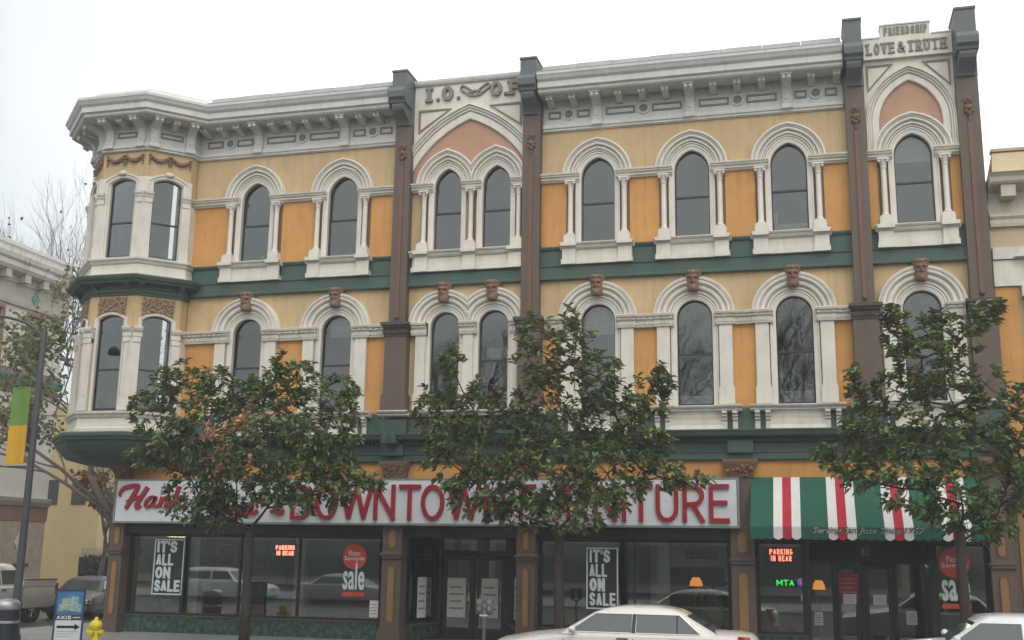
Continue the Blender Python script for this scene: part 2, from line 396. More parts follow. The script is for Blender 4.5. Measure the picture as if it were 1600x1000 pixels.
# scored joints of the near pavement: shallow flags laid on the slab
flag_me = MB().box(-.785, .785, -.785, .785, .002, .010).mesh('paving_flag', CONC)
flag_par = [o for o in bpy.data.objects if o.name == 'pavement'][0]
for i in range(17):
    for j in range(3):
        x = -22.3 + i * 1.6; y = -4.35 + j * 1.6
        if i > 3 and j > 0: continue
        o = bpy.data.objects.new('paving_flag', flag_me); COL.objects.link(o); o.parent = flag_par; o.location = (x, y, .0)

# ---------------------------------------------------------------- the hall
HALL = thing('commercial_building', 'long three storey ochre and white hall with arched windows and a corner turret', 'building')
def outline(h, z0, spring, kind, c=0.0, rise=.0, n=12):
    """opening outline from the bottom left over the arch to the bottom right"""
    if kind == 'pointed':
        R = h + c; a1 = math.acos(-c / R); L = []
        for i in range(n + 1):
            a = math.pi + (a1 - math.pi) * i / n
            L.append((c + R * math.cos(a), spring + R * math.sin(a)))
        L[-1] = (0, L[-1][1])
        pts = L + [(-x, z) for x, z in reversed(L[:-1])]
    else:
        R = (h * h + rise * rise) / (2 * rise); zc = spring + rise - R; a = math.asin(h / R)
        pts = [(R * math.sin(-a + 2 * a * i / (2 * n)), zc + R * math.cos(-a + 2 * a * i / (2 * n))) for i in range(2 * n + 1)]
    return ([(-h, z0)] if z0 < spring - .001 else []) + pts + ([(h, z0)] if z0 < spring - .001 else [])
def molded(mb, path, steps):
    """archivolt of several concentric bands: (d0, d1, proud)"""
    for d0, d1, pr in steps:
        mb.ring(path, [(d0, .02), (d0, -pr + .02), (d0 + (d1 - d0) * .25, -pr), (d0 + (d1 - d0) * .75, -pr), (d1, -pr + .02), (d1, .02)])
    return mb
def pane_pair(h, z0, path_top, zmid, parent, y=.13, sash=.035, loc=(0, 0, 0), T=None):
    """sash frame, meeting rail and two panes as children of parent"""
    full = [(x, z) for x, z in path_top]
    m = MB(T); m.ring(full, [(-.002, y - .03), (-.002, y + .03), (-sash, y + .03), (-sash, y - .03)]); m.box(-h + .002, h - .002, y - .031, y + .031, z0, z0 + sash * 1.6)
    m.build('sash', DARKFR, parent, loc)
    MB(T).box(-h + .01, h - .01, y - .045, y + .03, zmid - .025, zmid + .025).build('meeting_rail', DARKFR, parent, loc)
    up = [(x, z) for x, z in full if z > zmid]; up = [(-h, zmid)] + up + [(h, zmid)]
    MB(T).prism([(x * .985, z) for x, z in up], y + .004, y + .010).build('pane', GLASS, parent, loc)
    MB(T).prism([(-h * .985, z0 + .02), (-h * .985, zmid), (h * .985, zmid), (h * .985, z0 + .02)], y - .012, y - .006).build('pane', GLASS, parent, loc)
def colonette(x, z0, z1, y=-.13, r=.075):
    m = MB()
    m.box(x - .165, x + .165, y - .15, .03, z0, z0 + .21); m.box(x - .14, x + .14, y - .125, .02, z0 + .21, z0 + .26)
    m.lathe([(r * 1.45, z0 + .26), (r * 1.5, z0 + .30), (r * 1.1, z0 + .34), (r * 1.02, z0 + .36), (r * .95, z1 - .28), (r * 1.15, z1 - .27), (r * 1.15, z1 - .24), (r * .98, z1 - .23), (r * 1.25, z1 - .15), (r * 1.75, z1 - .05), (r * 1.8, z1 - .04)], x, y, 12)
    m.box(x - .15, x + .15, y - .14, .02, z1 - .045, z1 + .002)
    for sx in (-1, 1): m.ball((x + sx * .11, y - .10, z1 - .09), .045, 8, 5)
    return m
def sill3(x0, x1, blocks):
    m = MB(); z0, z1 = 10.45, 11.06
    m.sweep([(x0, .0), (x1, .0)], [(-.02, z1 - .17), (.20, z1 - .17), (.24, z1 - .13), (.26, z1 - .08), (.31, z1 - .05), (.33, z1 - .02), (.33, z1), (-.02, z1 + .01)])
    m.box(x0 + .07, x1 - .07, -.15, .02, z0 + .13, z1 - .165); m.box(x0 + .05, x1 - .05, -.22, .02, z0, z0 + .135)
    for b in blocks:
        m.box(b - .19, b + .19, -.24, .02, z0 + .001, z1 - .168)
        m.box(b - .215, b + .215, -.275, .02, z0 - .004, z0 + .14)
        m.box(b - .22, b + .22, -.36, .02, z1 - .10, z1 + .006)
    return m
def mask_mesh():
    """a bearded carved face as a relief grid"""
    g = lambda u, v, cu, cv, su, sv: math.exp(-((u - cu) / su) ** 2 - ((v - cv) / sv) ** 2)
    nu, nv = 17, 25; V = []; F = []
    for j in range(nv):
        v = j / (nv - 1); half = .155 - .065 * (1 - v) ** 1.3 + .012 * math.sin(v * 9)
        for i in range(nu):
            u = -1 + 2 * i / (nu - 1)
            d = .10 * (1 - abs(u) ** 2.5) + .035
            d += .085 * g(u, v, 0, .50, .17, .12) + .05 * g(u, v, 0, .63, .14, .08)
            d += .045 * (g(u, v, -.42, .66, .3, .05) + g(u, v, .42, .66, .3, .05)) - .06 * (g(u, v, -.42, .57, .22, .05) + g(u, v, .42, .57, .22, .05))
            d += .03 * (g(u, v, -.55, .44, .25, .09) + g(u, v, .55, .44, .25, .09))
            d += .03 * g(u, v, 0, .36, .3, .025) - .05 * g(u, v, 0, .315, .3, .025) + .03 * g(u, v, 0, .26, .25, .03) + .05 * g(u, v, 0, .1, .5, .13)
            d += .05 * (g(u, v, -.6, .92, .3, .1) + g(u, v, .6, .92, .3, .1) + g(u, v, 0, .88, .22, .1)) + .012 * math.sin(u * 14) * math.sin(v * 40)
            V.append((u * half, -d - .10, v * .50))
    for j in range(nv - 1):
        for i in range(nu - 1): F.append((j * nu + i, j * nu + i + 1, (j + 1) * nu + i + 1, (j + 1) * nu + i))
    n = len(V); V += [(x, .0, z) for x, y, z in V]
    B = [i for i in range(nu)] + [j * nu + nu - 1 for j in range(1, nv)] + [(nv - 1) * nu + i for i in range(nu - 2, -1, -1)] + [j * nu for j in range(nv - 2, 0, -1)]
    for a, b in zip(B, B[1:] + B[:1]): F.append((a, b, b + n, a + n))
    m = MB(); m.add(V, F); return m.mesh('keystone_mask', BRONZE, auto=50)
MASK = mask_mesh()

S3 = 13.04; B3 = 11.075; IM3 = 13.165
S2 = 8.82; B2 = 6.40; IM2 = 8.92
JAMB = [(-.0, .17), (-.0, -.03), (.05, -.05), (.10, -.05), (.115, -.075), (.155, -.075), (.165, .02)]
def window3(h, c, x, clip_l=None, clip_r=None, mate=0):
    path = outline(h, B3, S3, 'pointed', c, n=14)
    w = MB().ring(path, JAMB).build('arched_window', TRIM, HALL, (x, 0, 0), auto=40)
    clips = [((0, 0, IM3), (0, 0, -1))]
    if clip_l is not None: clips.append(((clip_l, 0, 0), (-1, 0, 0)))
    if clip_r is not None: clips.append(((clip_r, 0, 0), (1, 0, 0)))
    molded(MB(), path, [(.168, .225, .10), (.228, .285, .145), (.288, .33, .12), (.333, .415, .19), (.418, .455, .21), (.458, .53, .245)]).build('archivolt', TRIM, w, clip=clips, auto=40)
    pane_pair(h, B3, path, 12.28, w)
    return w
def window2(h, x, clip_l=None, clip_r=None):
    path = outline(h, B2, S2, 'pointed', 0.0, n=14)
    w = MB().ring(path, JAMB).build('round_arched_window', TRIM, HALL, (x, 0, 0), auto=40)
    clips = [((0, 0, IM2), (0, 0, -1))]
    if clip_l is not None: clips.append(((clip_l, 0, 0), (-1, 0, 0)))
    if clip_r is not None: clips.append(((clip_r, 0, 0), (1, 0, 0)))
    molded(MB(), path, [(.168, .255, .10), (.258, .285, .13), (.288, .405, .175), (.408, .435, .20), (.438, .535, .245), (.538, .57, .27), (.573, .63, .255)]).build('archivolt', TRIM, w, clip=clips, auto=40)
    pane_pair(h, B2, path, 7.80, w)
    k = bpy.data.objects.new('keystone_mask', MASK); COL.objects.link(k); k.parent = w; k.location = (0, -.12, 9.51); k.scale = (1.32, 1.15, 1.12)
    return w
SING = [-16.35, -13.43, -5.57, -2.90, -.26, 2.97]; DBL = [-10.08, -8.58]
H3, C3 = .485, .128; HD, CD = .425, .21
# -- third floor windows
proto = window3(H3, C3, SING[0])
for sx in (-1, 1):
    MB().box(sx * .775 - .135, sx * .775 + .135, -.035, .018, B3, 12.94).build('recess_strip', RUST, proto)
    colonette(sx * .775, 11.062, 12.93).build('colonette', TRIM, proto, auto=40)
sill3(-1.06, 1.06, [-.80, .80]).build('sill', TRIM, proto)
for x in SING[1:]:
    copy_tree(proto, HALL).location = (x, 0, 0)
wl = window3(HD, CD, DBL[0], clip_r=.748); wr = window3(HD, CD, DBL[1], clip_l=-.748)
for w_, xs in ((wl, (-.70, .752)), (wr, (.70,))):
    for xx in xs:
        MB().box(xx - .115, xx + .115, -.036, .018, B3, 12.94).build('recess_strip', RUST, w_)
        colonette(xx, 11.062, 12.93, r=.07).build('colonette', TRIM, w_, auto=40)
sill3(-11.16, -7.74, [-10.80, -9.33, -7.95]).build('double_sill', TRIM, HALL)
# -- second floor windows
def pilaster2(x, hw=.175):
    m = MB(); m.box(x - hw, x + hw, -.15, .02, B2, 8.60); m.box(x - hw - .03, x + hw + .03, -.18, .02, B2 + .003, 6.83); m.box(x - hw - .015, x + hw + .015, -.165, .02, 6.83, 6.88)
    return m
proto2 = window2(.48, SING[0] - .02)
for sx in (-1, 1): pilaster2(sx * .84).build('side_pilaster', TRIM, proto2)
for x in SING[1:]:
    copy_tree(proto2, HALL).location = (x - (.02 if x < -6 else .0), 0, 0)
v0 = window2(.44, DBL[0] + .02, clip_r=.738); pilaster2(-.70, .15).build('side_pilaster', TRIM, v0); pilaster2(.738, .15).build('side_pilaster', TRIM, v0)
v1 = window2(.44, DBL[1] - .02, clip_l=-.738); pilaster2(.70, .15).build('side_pilaster', TRIM, v1)

rp = random.Random(8)
for w_ in HALL.children:
    if 'window' in w_.name:
        for p_ in w_.children:
            if p_.name.startswith('pane'): p_.rotation_euler = (0, 0, rp.uniform(-.012, .012))
# -- front wall with its openings
holes = []
for x in SING:
    holes.append([(x + a, b) for a, b in outline(H3 + .05, B3 - .02, S3, 'pointed', C3)])
    x2 = x - (.02 if x < -6 else 0); holes.append([(x2 + a, b) for a, b in outline(.53, B2 - .02, S2, 'pointed', 0)])
for i, x in enumerate(DBL):
    holes.append([(x + a, b) for a, b in outline(HD + .05, B3 - .02, S3, 'pointed', CD)])
    x2 = x + (.02, -.02)[i]; holes.append([(x2 + a, b) for a, b in outline(.49, B2 - .02, S2, 'pointed', 0)])
MB().plate([(-18.48, 4.3), (4.66, 4.3), (4.66, 16.2), (-18.48, 16.2)], holes, 0.0, .32).build('front_wall', TAN, HALL)

# -- orange wall fields between the windows
PIL = [(-11.70, -11.20), (-7.74, -7.22), (1.30, 1.80), (4.13, 4.68)]
def fields(z0, z1, bounds, half):
    for a, b in bounds: MB().box(a, b, -.022, .01, z0, z1).build('orange_field', ORANGE, HALL)
def gaps(edge, mar, segs):
    out_ = []
    for a, ws, b in segs:
        cur = a
        for w_ in ws:
            out_.append((cur, w_ - edge)); cur = w_ + edge
        out_.append((cur, b))
    return [(a + mar, b - mar) for a, b in out_ if b - a > 2 * mar + .05]
SEG3 = [(-18.50, SING[:2], -11.70), (-7.22, SING[2:5], 1.30), (1.80, [SING[5]], 4.13)]
fields(11.0, 12.94, gaps(.915, 0, SEG3), 0)
SEG2 = [(-18.50, [x - .02 for x in SING[:2]], -11.83), (-7.1, SING[2:5], 1.20), (1.92, [SING[5]], 4.0)]
fields(6.34, 8.58, gaps(1.02, 0, SEG2), 0)

# -- imposts
def impost3(a, b, nm='impost'):
    m = MB(); m.sweep([(a, .01), (a + .0001, -.0) if 0 else (b, .01)], [(-.02, 12.93), (.10, 12.93), (.13, 12.97), (.17, 12.99), (.17, 13.04), (.23, 13.07), (.23, 13.10), (.27, 13.12), (.28, IM3), (-.02, IM3 + .012)])
    return m.build(nm, TRIM, HALL)
for a, b in gaps(.53, 0, SEG3) + [(-11.19, DBL[0] - .45), (DBL[0] + .455, DBL[1] - .455), (DBL[1] + .45, -7.75)]: impost3(a, b)
def impost2(a, b, pils):
    m = MB(); pr = [(-.02, 8.57), (.14, 8.57), (.15, 8.60), (.15, 8.74), (.19, 8.77), (.20, 8.82), (.27, 8.85), (.29, 8.90), (.29, IM2), (-.02, IM2 + .012)]
    m.sweep([(a, .01), (b, .01)], pr)
    for p in pils:
        p0, p1 = max(a, p - .24), min(b, p + .24)
        m.sweep([(p0, -.055), (p1, -.055)], [(o, z + (.003 if z > 8.9 else -.003)) for o, z in pr])
    n = int((b - a) / .085)
    for i in range(n):
        x = a + (i + .5) * (b - a) / n; onp = any(abs(x - p) < .24 for p in pils)
        m.box(x - .026, x + .026, -.235 if onp else -.18, -.1, 8.635, 8.705)
    n = int((b - a) / .17)
    for i in range(n):
        x = a + (i + .5) * (b - a) / n; onp = any(abs(x - p) < .24 for p in pils)
        m.box(x - .05, x + .05, -.29 if onp else -.235, -.1, 8.778, 8.815)
    return m.build('impost', TRIM, HALL)
for a, b in gaps(.545, 0, SEG2) + [(-11.06, DBL[0] - .49), (DBL[0] + .49, DBL[1] - .49), (DBL[1] + .49, -7.84)]:
    ps = [x + s_ * .84 for x in SING for s_ in (-1, 1)] + [-9.33, -10.78, -7.90]
    impost2(a, b, [p for p in ps if a - .05 < p < b + .05])

# -- things seen in the windows: blinds and shades
BLIND = M('pale_blind', (.52, .51, .47), .8, .1, 6)
for x0, x1, z0, z1, y in ((-.68, .18, B3 + .05, 11.45, .42), (-.72, -.60, 11.45, 11.78, .42), (-16.27, -16.17, B3 + .05, 11.40, .36), (-3.34, -2.5, B2 + .05, 6.72, .40), (-.72, .12, B2 + .05, 6.80, .42), (-10.42, -9.72, B2 + .05, 7.5, .5), (-8.95, -8.3, 7.95, 8.25, .5), (-5.98, -5.12, 8.5, 9.25, .34), (-13.8, -12.95, 8.7, 9.25, .34), (2.5, 3.44, 12.95, 13.6, .36)):
    m = MB(); n_ = max(2, int((z1 - z0) / .09))
    for i in range(n_): m.box(x0, x1, y + .006 * (i % 2), y + .012 + .006 * (i % 2), z0 + (z1 - z0) * i / n_, z0 + (z1 - z0) * (i + 1) / n_ - .004)
    m.build('window_blind', BLIND, HALL)
# -- green belt between the floors
for a, b in ((-18.50, -11.70), (-11.20, -7.74), (-7.22, 1.30), (1.80, 4.13)):
    m = MB(); m.box(a, b, -.05, .01, 10.42, 10.90)
    m.sweep([(a, 0), (b, 0)], [(-.01, 10.90), (.07, 10.90), (.10, 10.93), (.12, 10.98), (.12, 11.01), (-.01, 11.02)])
    m.sweep([(a, 0), (b, 0)], [(-.01, 10.03), (.12, 10.03), (.15, 10.05), (.15, 10.10), (.125, 10.12), (.125, 10.40), (.16, 10.42), (.16, 10.445), (-.01, 10.45)])
    m.build('green_belt', GREEN, HALL)

# -- second floor sill course, bracket pairs and pedestal
for a, b in ((-18.50, -11.93), (-7.1, 1.2), (1.92, 4.66)):
    MB().box(a, b, -.06, .01, 5.68, 6.30).build('green_course', GREEN, HALL)
MB().box(-11.93, -7.1, -.10, .01, 5.68, 6.12).build('green_course', GREEN, HALL)
cap2 = [(-.02, 6.20), (.16, 6.20), (.20, 6.235), (.20, 6.26), (.27, 6.31), (.29, 6.34), (.29, 6.365), (-.02, 6.372)]
def con_mesh():
    m = MB(); w_ = .066
    m.sweep([(-w_, 0), (w_, 0)], [(-.01, 5.70), (.10, 5.70), (.10, 5.95), (.15, 5.985), (.15, 6.01), (.12, 6.02), (.12, 6.045), (.20, 6.07), (.20, 6.095), (.165, 6.105), (.165, 6.125), (.25, 6.15), (.25, 6.215), (-.01, 6.215)])
    return m.mesh('sill_bracket', TRIM)
CON = con_mesh()
for x in SING:
    m = MB(); m.sweep([(x - 1.22, 0), (x + 1.22, 0)], cap2)
    for s_ in (-1, 1): m.sweep([(x + s_ * .88 - .335, -.06), (x + s_ * .88 + .335, -.06)], [(o, z + .004) for o, z in cap2])
    m.sweep([(x - .72, 0), (x + .72, 0)], [(-.01, 5.69), (.19, 5.69), (.14, 5.75), (.105, 5.85), (.10, 6.0), (.12, 6.13), (.15, 6.2), (-.01, 6.205)])
    sl = m.build('sill_course', TRIM, HALL)
    for s_ in (-1.03, -.755, .755, 1.03):
        o = bpy.data.objects.new('sill_bracket', CON); COL.objects.link(o); o.parent = sl; o.location = (x + s_, -.02, 0)
        MB().box(x + s_ * 1 - .001, x + s_ + .001, -.01, -.005, 5.7, 5.71) if 0 else None
m = MB(); m.sweep([(-11.08, 0), (-7.82, 0)], [(o - .0, z) for o, z in cap2]); m.build('sill_course', TRIM, HALL)

# -- pilasters
ORN = None
for k, (a, b) in enumerate(PIL):
    cx = (a + b) / 2; hw = (b - a) / 2; top = 16.60 if k < 2 else 16.77
    m = MB(); m.box(a, b, -.30, .03, 8.9, 15.0)
    pl = m.build('pilaster', BROWN, HALL)
    MB().box(cx - .055, cx + .055, -.335, -.29, 9.15, 13.75).build('inlay_strip', RUST, pl)
    MB().ball((cx, -.33, 9.1), .07).build('carved_boss', RUST, pl, smooth=True)
    m = MB(); m.box(cx - .03, cx + .03, -.345, -.29, 13.74, 14.45); m.ball((cx, -.33, 14.35), .085); m.ball((cx, -.33, 14.12), .12, sq=(1, .7, .8)); m.ball((cx, -.33, 13.95), .07); m.ball((cx - .07, -.33, 14.02), .06); m.ball((cx + .07, -.33, 14.02), .06); m.ball((cx, -.33, 13.82), .055, sq=(.7, .7, 1.6)); m.disc_y(cx, 14.35, .06, .11, -.36, -.29, 14)
    m.build('carved_drop', RUST, pl, auto=50)
    # lower shaft
    m = MB(); m.box(cx - .33, cx + .33, -.34, .03, 6.37, 8.56); m.box(cx - .38, cx + .38, -.39, .03, 6.372, 6.80); m.box(cx - .355, cx + .355, -.365, .03, 6.80, 6.86)
    lo = m.build('lower_shaft', BROWN, HALL)
    m = MB(); m.sweep([(cx - .36, -.30), (cx + .36, -.30)], [(-.33, 8.53), (.06, 8.53), (.07, 8.58), (.09, 8.6), (.09, 8.72), (.16, 8.79), (.18, 8.84), (.18, 8.90), (-.33, 8.91)])
    for i in range(8): m.box(cx - .35 + i * .1 - .025, cx - .35 + i * .1 + .025, -.43, -.3, 8.62, 8.70)
    m.box(cx - .42, cx + .42, -.52, .03, 8.845, 8.935); m.build('capital', M('weathered_capital', (.075, .058, .052), .7, .35, 12, .3, 60) if k == 0 else bpy.data.materials['weathered_capital'], lo)
    # head with console and cap block
    m = MB(); m.box(a - .01, b + .01, -.32, .3, 15.0, top - .5)
    m.sweep([(a + .06, -.32), (b - .06, -.32)], [(-.01, 15.0), (.05, 15.0), (.08, 15.06), (.16, 15.14), (.36, 15.25), (.50, 15.32), (.55, 15.42), (.55, 15.50), (-.01, 15.52)])
    m.sweep([(a + .0, -.30), (b - .0, -.30)], [(-.2, 15.52), (.60, 15.52), (.62, 15.60), (.72, 15.66), (.74, 15.84), (.68, 15.92), (.62, 16.0), (-.2, 16.0)])
    m.box(a + .02, b - .02, -.78, .34, 16.0, top - .06); m.box(a + .0, b - .0, -.81, .36, top - .06, top)
    m.build('pilaster_head', SLATE, pl)
    # pedestal on the lower cornice
    if k in (0, 1, 2, 3):
        m = MB(); m.box(cx - .40, cx + .40, -.30, .0, 5.6, 6.12); pd = m.build('pedestal', GREEN, HALL)
        m = MB(); m.sweep([(cx - .46, -.16), (cx + .46, -.16)], [(o, z + .006) for o, z in cap2]); m.build('pedestal_cap', TRIM, pd)
        m = MB(); m.prism([(cx - .22, 5.42), (cx + .22, 5.42), (cx + .2, 5.7), (cx, 5.98), (cx - .2, 5.7)], -.62, -.30); m.disc_y(cx, 5.58, .07, .12, -.655, -.60, 16); m.ball((cx, -.62, 5.58), .05)
        m.build('acroterion', GREEN, pd)

# -- lower cornice over the shops
m = MB(); a, b = -18.6, 4.66
m.sweep([(a, 0), (b, 0)], [(-.01, 4.92), (.16, 4.92), (.18, 4.95), (.18, 5.10), (.205, 5.12), (.205, 5.145), (.13, 5.15), (.13, 5.36), (.20, 5.40), (.20, 5.50), (.44, 5.52), (.47, 5.55), (.50, 5.64), (.53, 5.66), (.53, 5.70), (-.01, 5.74)])
lc = m.build('shop_cornice', GREEN, HALL)
m = MB(); n = int((b - a) / .11)
for i in range(n):
    x = a + (i + .5) * .11; m.box(x - .03, x + .03, -.27, -.19, 5.42, 5.49)
o = m.build('dentil_row', GREEN, lc); o['kind'] = 'stuff'
for cx in (-11.45, -7.48, -1.75, 4.42):
    MB().box(cx - .33, cx + .33, -.31, -.02, 5.10, 5.42).build('cornice_block', GREEN, lc)
# -- main cornice
def cornice_prof(): return [(-.3, 15.46), (.10, 15.46), (.14, 15.43), (.74, 15.43), (.78, 15.47), (.78, 15.53), (.86, 15.57), (.86, 15.74), (.93, 15.80), (.97, 15.88), (1.0, 15.92), (1.0, 16.0), (.90, 16.03), (.86, 16.07), (.30, 16.28), (.05, 16.40), (.05, 16.46), (-.3, 16.46)]
FR = [(-.01, 14.50), (.05, 14.50), (.09, 14.53), (.09, 14.57), (.13, 14.60), (.13, 14.66), (.10, 14.69), (.10, 14.72), (.035, 14.74), (.03, 15.46), (-.01, 15.47)]
def modillion(mat):
    m = MB(); w_ = .09
    m.sweep([(-w_, 0), (w_, 0)], [(-.01, 15.22), (.10, 15.22), (.16, 15.25), (.30, 15.27), (.44, 15.30), (.50, 15.36), (.50, 15.435), (-.01, 15.436)])
    m.box(-.12, .12, -.56, .0, 15.385, 15.437)
    for s_ in (-1, 1): m.ball((s_ * .055, -.52, 15.335), .055, 8, 5)
    return m.mesh('modillion', mat)
def console(mat):
    m = MB(); w_ = .125
    m.sweep([(-w_, 0), (w_, 0)], [(-.01, 14.72), (.11, 14.72), (.14, 14.80), (.14, 14.84), (.11, 14.86), (.12, 15.05), (.16, 15.16), (.30, 15.24), (.50, 15.30), (.58, 15.36), (.58, 15.435), (-.01, 15.436)])
    m.box(-.16, .16, -.66, .0, 15.382, 15.437); m.box(-.15, .15, -.17, .0, 14.60, 14.73)
    for s_ in (-1, 1): m.ball((s_ * .07, -.60, 15.325), .065, 8, 5)
    m.box(-.05, .05, -.145, .0, 14.86, 15.1)
    return m.mesh('console', mat)
MOD, CNS = modillion(TRIMG), console(TRIMG)
PANELS = {}
def frieze_panel(par, x0, x1, T=None, z0=14.90, z1=15.13):
    m = MB(T); m.plate([(x0, z0), (x1, z0), (x1, z1), (x0, z1)], [[(x0 + .05, z0 + .05), (x1 - .05, z0 + .05), (x1 - .05, z1 - .05), (x0 + .05, z1 - .05)]], -.062, -.02)
    m.build('frieze_panel', FRAMETAN, par)
def medal(par, x, T=None):
    m = MB(T); m.disc_y(x, 15.015, .125, .175, -.075, -.02); m.build('medallion_ring', TRIMG, par)
    m = MB(T); m.disc_y(x, 15.015, 0, .124, -.05, -.02); m.build('medallion', FRAMETAN, par)
for (a, b, bigs, n) in ((-18.50, -11.76, SING[:2], 5), (-7.18, 1.26, SING[2:5], 4)):
    m = MB(); m.sweep([(a, 0), (b, 0)], FR); fr = m.build('frieze', TRIMG, HALL)
    m = MB(); m.sweep([(a + (.05 if a < -18 else 0), 0), (b, 0)], [(o_ - .003, z_ + .004) for o_, z_ in cornice_prof()]); co = m.build('main_cornice', TRIMG, HALL)
    for i in range(int((b - a) / 1.1)):
        x = a + (i + .6) * 1.1
        MB().box(x - .012, x + .012, -.84, -.32, 16.075, 16.30) if 0 else None
    xs = []
    st = (bigs[1] - bigs[0]) / n
    x = bigs[0] - st * (3 if a < -18 else 2)
    i = -(3 if a < -18 else 2)
    while x < b - .15:
        if x > a + .15:
            o = bpy.data.objects.new('console' if i % n == 0 else 'modillion', CNS if i % n == 0 else MOD); COL.objects.link(o); o.parent = fr; o.location = (x, -.03, 0)
        i += 1; x += st
    edges = [a] + bigs + [b]
    for p, q in zip(edges, edges[1:]):
        p0 = p + (.24 if p in bigs else (.32 if a < -18 and p == a else .15)); q0 = q - (.24 if q in bigs else .15)
        mid = (p0 + q0) / 2 + (.0 if (p in bigs and q in bigs) else .0)
        medal(fr, mid)
        if mid - .25 - p0 > .2: frieze_panel(fr, p0, mid - .24); frieze_panel(fr, mid + .24, q0)
# roofing cap seams are sheets of roofing laid over the cornice
for (a, b) in ((-18.0, -11.76), (-7.18, 1.26)):
    n = int((b - a) / .95)
    for i in range(n):
        x0 = a + i * (b - a) / n; x1 = a + (i + 1) * (b - a) / n - .015
        m = MB(); m.add([(x0, -.88, 16.075), (x1, -.88, 16.075), (x1, -.30, 16.298), (x0, -.30, 16.298), (x0, -.88, 16.095), (x1, -.88, 16.095), (x1, -.30, 16.318), (x0, -.30, 16.318)], [(0, 1, 2, 3), (4, 5, 6, 7), (0, 1, 5, 4), (1, 2, 6, 5), (2, 3, 7, 6), (3, 0, 4, 7)])
        m.box(x0, x1, -.295, -.06, 16.31, 16.475 + .01 * (i % 2))
        m.build('roofing_sheet', ROOFM, HALL)

# -- gables with their names
def big_arch(cx, half, h, c, spring, dn, zlow, clipx):
    path = outline(h, zlow, spring, 'pointed', c, n=20) if spring > zlow else outline(h, spring, spring, 'pointed', c, n=24)
    pin = outline(h - dn, zlow, spring, 'pointed', c, n=20) if spring > zlow else outline(h - dn, spring, spring, 'pointed', c, n=24)
    m = MB(T=lambda x, y, z: (x + cx, y, z))
    for d0, d1, pr in ((-dn, -dn * .45, .10), (-dn * .44, -dn * .28, .15), (-dn * .27, -dn * .12, .19), (-dn * .11, 0, .23)):
        e0, e1 = d0 + dn, d1 + dn
        m.ring(pin, [(e0, .02), (e0, -pr + .02), (e0 + .02, -pr), (e1 - .02, -pr), (e1, -pr + .02), (e1, .02)])
    return m, path
cx = -9.43
m, path = big_arch(cx, 1.73, 2.61, 1.2, 11.965, .42, 11.9, 1.73)
g1 = m.build('gable_arch', TRIM, HALL, clip=[((cx - 1.755, 0, 0), (-1, 0, 0)), ((cx + 1.69, 0, 0), (1, 0, 0)), ((0, 0, IM3), (0, 0, -1))], auto=40)
inner = [(cx + x, z) for x, z in path if abs(x) < 1.76]
zs = inner[0][1]
# white spandrel field above the arch, panel to the parapet, salmon tympanum below
MB().prism([(inner[0][0], zs)] + inner[1:-1] + [(inner[-1][0], inner[-1][1]), (-7.75, inner[-1][1]), (-7.75, 16.30), (-11.19, 16.30), (-11.19, zs)], -.09, .02).build('name_panel', TRIM, HALL)
NP1 = bpy.data.objects['name_panel']
m = MB(); m.sweep([(-11.19, -.09), (-7.75, -.09)], [(-.3, 16.30), (.05, 16.30), (.08, 16.34), (.10, 16.40), (.10, 16.46), (-.3, 16.47)]); m.build('coping', TRIMG, NP1)
m = MB(); hz = [[(x_ + a_, max(b_, IM3 - .30)) for a_, b_ in outline(HD + .1, IM3 - .25, S3, 'pointed', CD)] for x_ in DBL]; m.plate([(x, z - .30) for x, z in inner] + [(-7.76, IM3 - .4), (-11.18, IM3 - .4)], hz, -.012, .005); m.build('tympanum', SALMON, HALL, clip=[((0, 0, IM3 - .02), (0, 0, -1))])
for nm_, tri in (('a', [(-11.02, 15.47), (-10.02, 15.58), (-11.02, 14.80)]), ('b', [(-8.78, 15.62), (-7.90, 15.62), (-7.90, 14.98)])):
    tri = [(-11.02, 15.50), (-10.05, 15.50), (-11.02, 14.83)] if nm_ == 'a' else [(-8.80, 15.50), (-7.86, 15.50), (-7.86, 14.83)]
    m = MB(); m.ribbon(tri, .07, -.125, -.08, closed=True); m.build('triangle_frame', FRAMETAN, NP1)
for c, xa, xb in (('I', -10.88, -10.58), ('O', -10.32, -9.96), ('O', -8.80, -8.44), ('F', -8.22, -7.88)):
    m = MB()
    if c == 'O':
        m.ribbon([((xa + xb) / 2 + (xb - xa - .1) / 2 * math.cos(t) , 16.0 + .185 * math.sin(t)) for t in [math.pi / 8 + math.pi / 4 * i for i in range(8)]], .105, -.18, -.085, closed=True)
    else: letter(m, c, xa, xb, 15.77, 16.23, .11, -.18, -.085, slab=True)
    m.build('letter', LETTERG, NP1)
for x in (-10.45, -9.80, -8.33): MB().ball((x, -.11, 15.83), .065).build('letter_dot', LETTERG, NP1, smooth=True)
for (x0, z0, x1, z1) in ((-9.72, 16.16, -9.38, 15.93), (-9.47, 15.93, -9.10, 15.93), (-9.18, 15.93, -8.84, 16.17)):
    d = Vector((x1 - x0, z1 - z0)); L = d.length; d.normalize(); n_ = Vector((-d.y, d.x)); cxx, czz = (x0 + x1) / 2, (z0 + z1) / 2; hl = L / 2 - .06
    pts = [(cxx + d.x * (hl * s_ * 1 + .065 * math.cos(t)) + n_.x * .075 * math.sin(t), czz + d.y * (hl * s_ + .065 * math.cos(t)) + n_.y * .075 * math.sin(t)) for s_, t in [(1, -math.pi / 2 + i * math.pi / 6) for i in range(7)] + [(-1, math.pi / 2 + i * math.pi / 6) for i in range(7)]]
    MB().ribbon(pts, .045, -.15 - .012 * abs(x0 + 9.4), -.085, closed=True).build('chain_link', LETTERG, NP1)

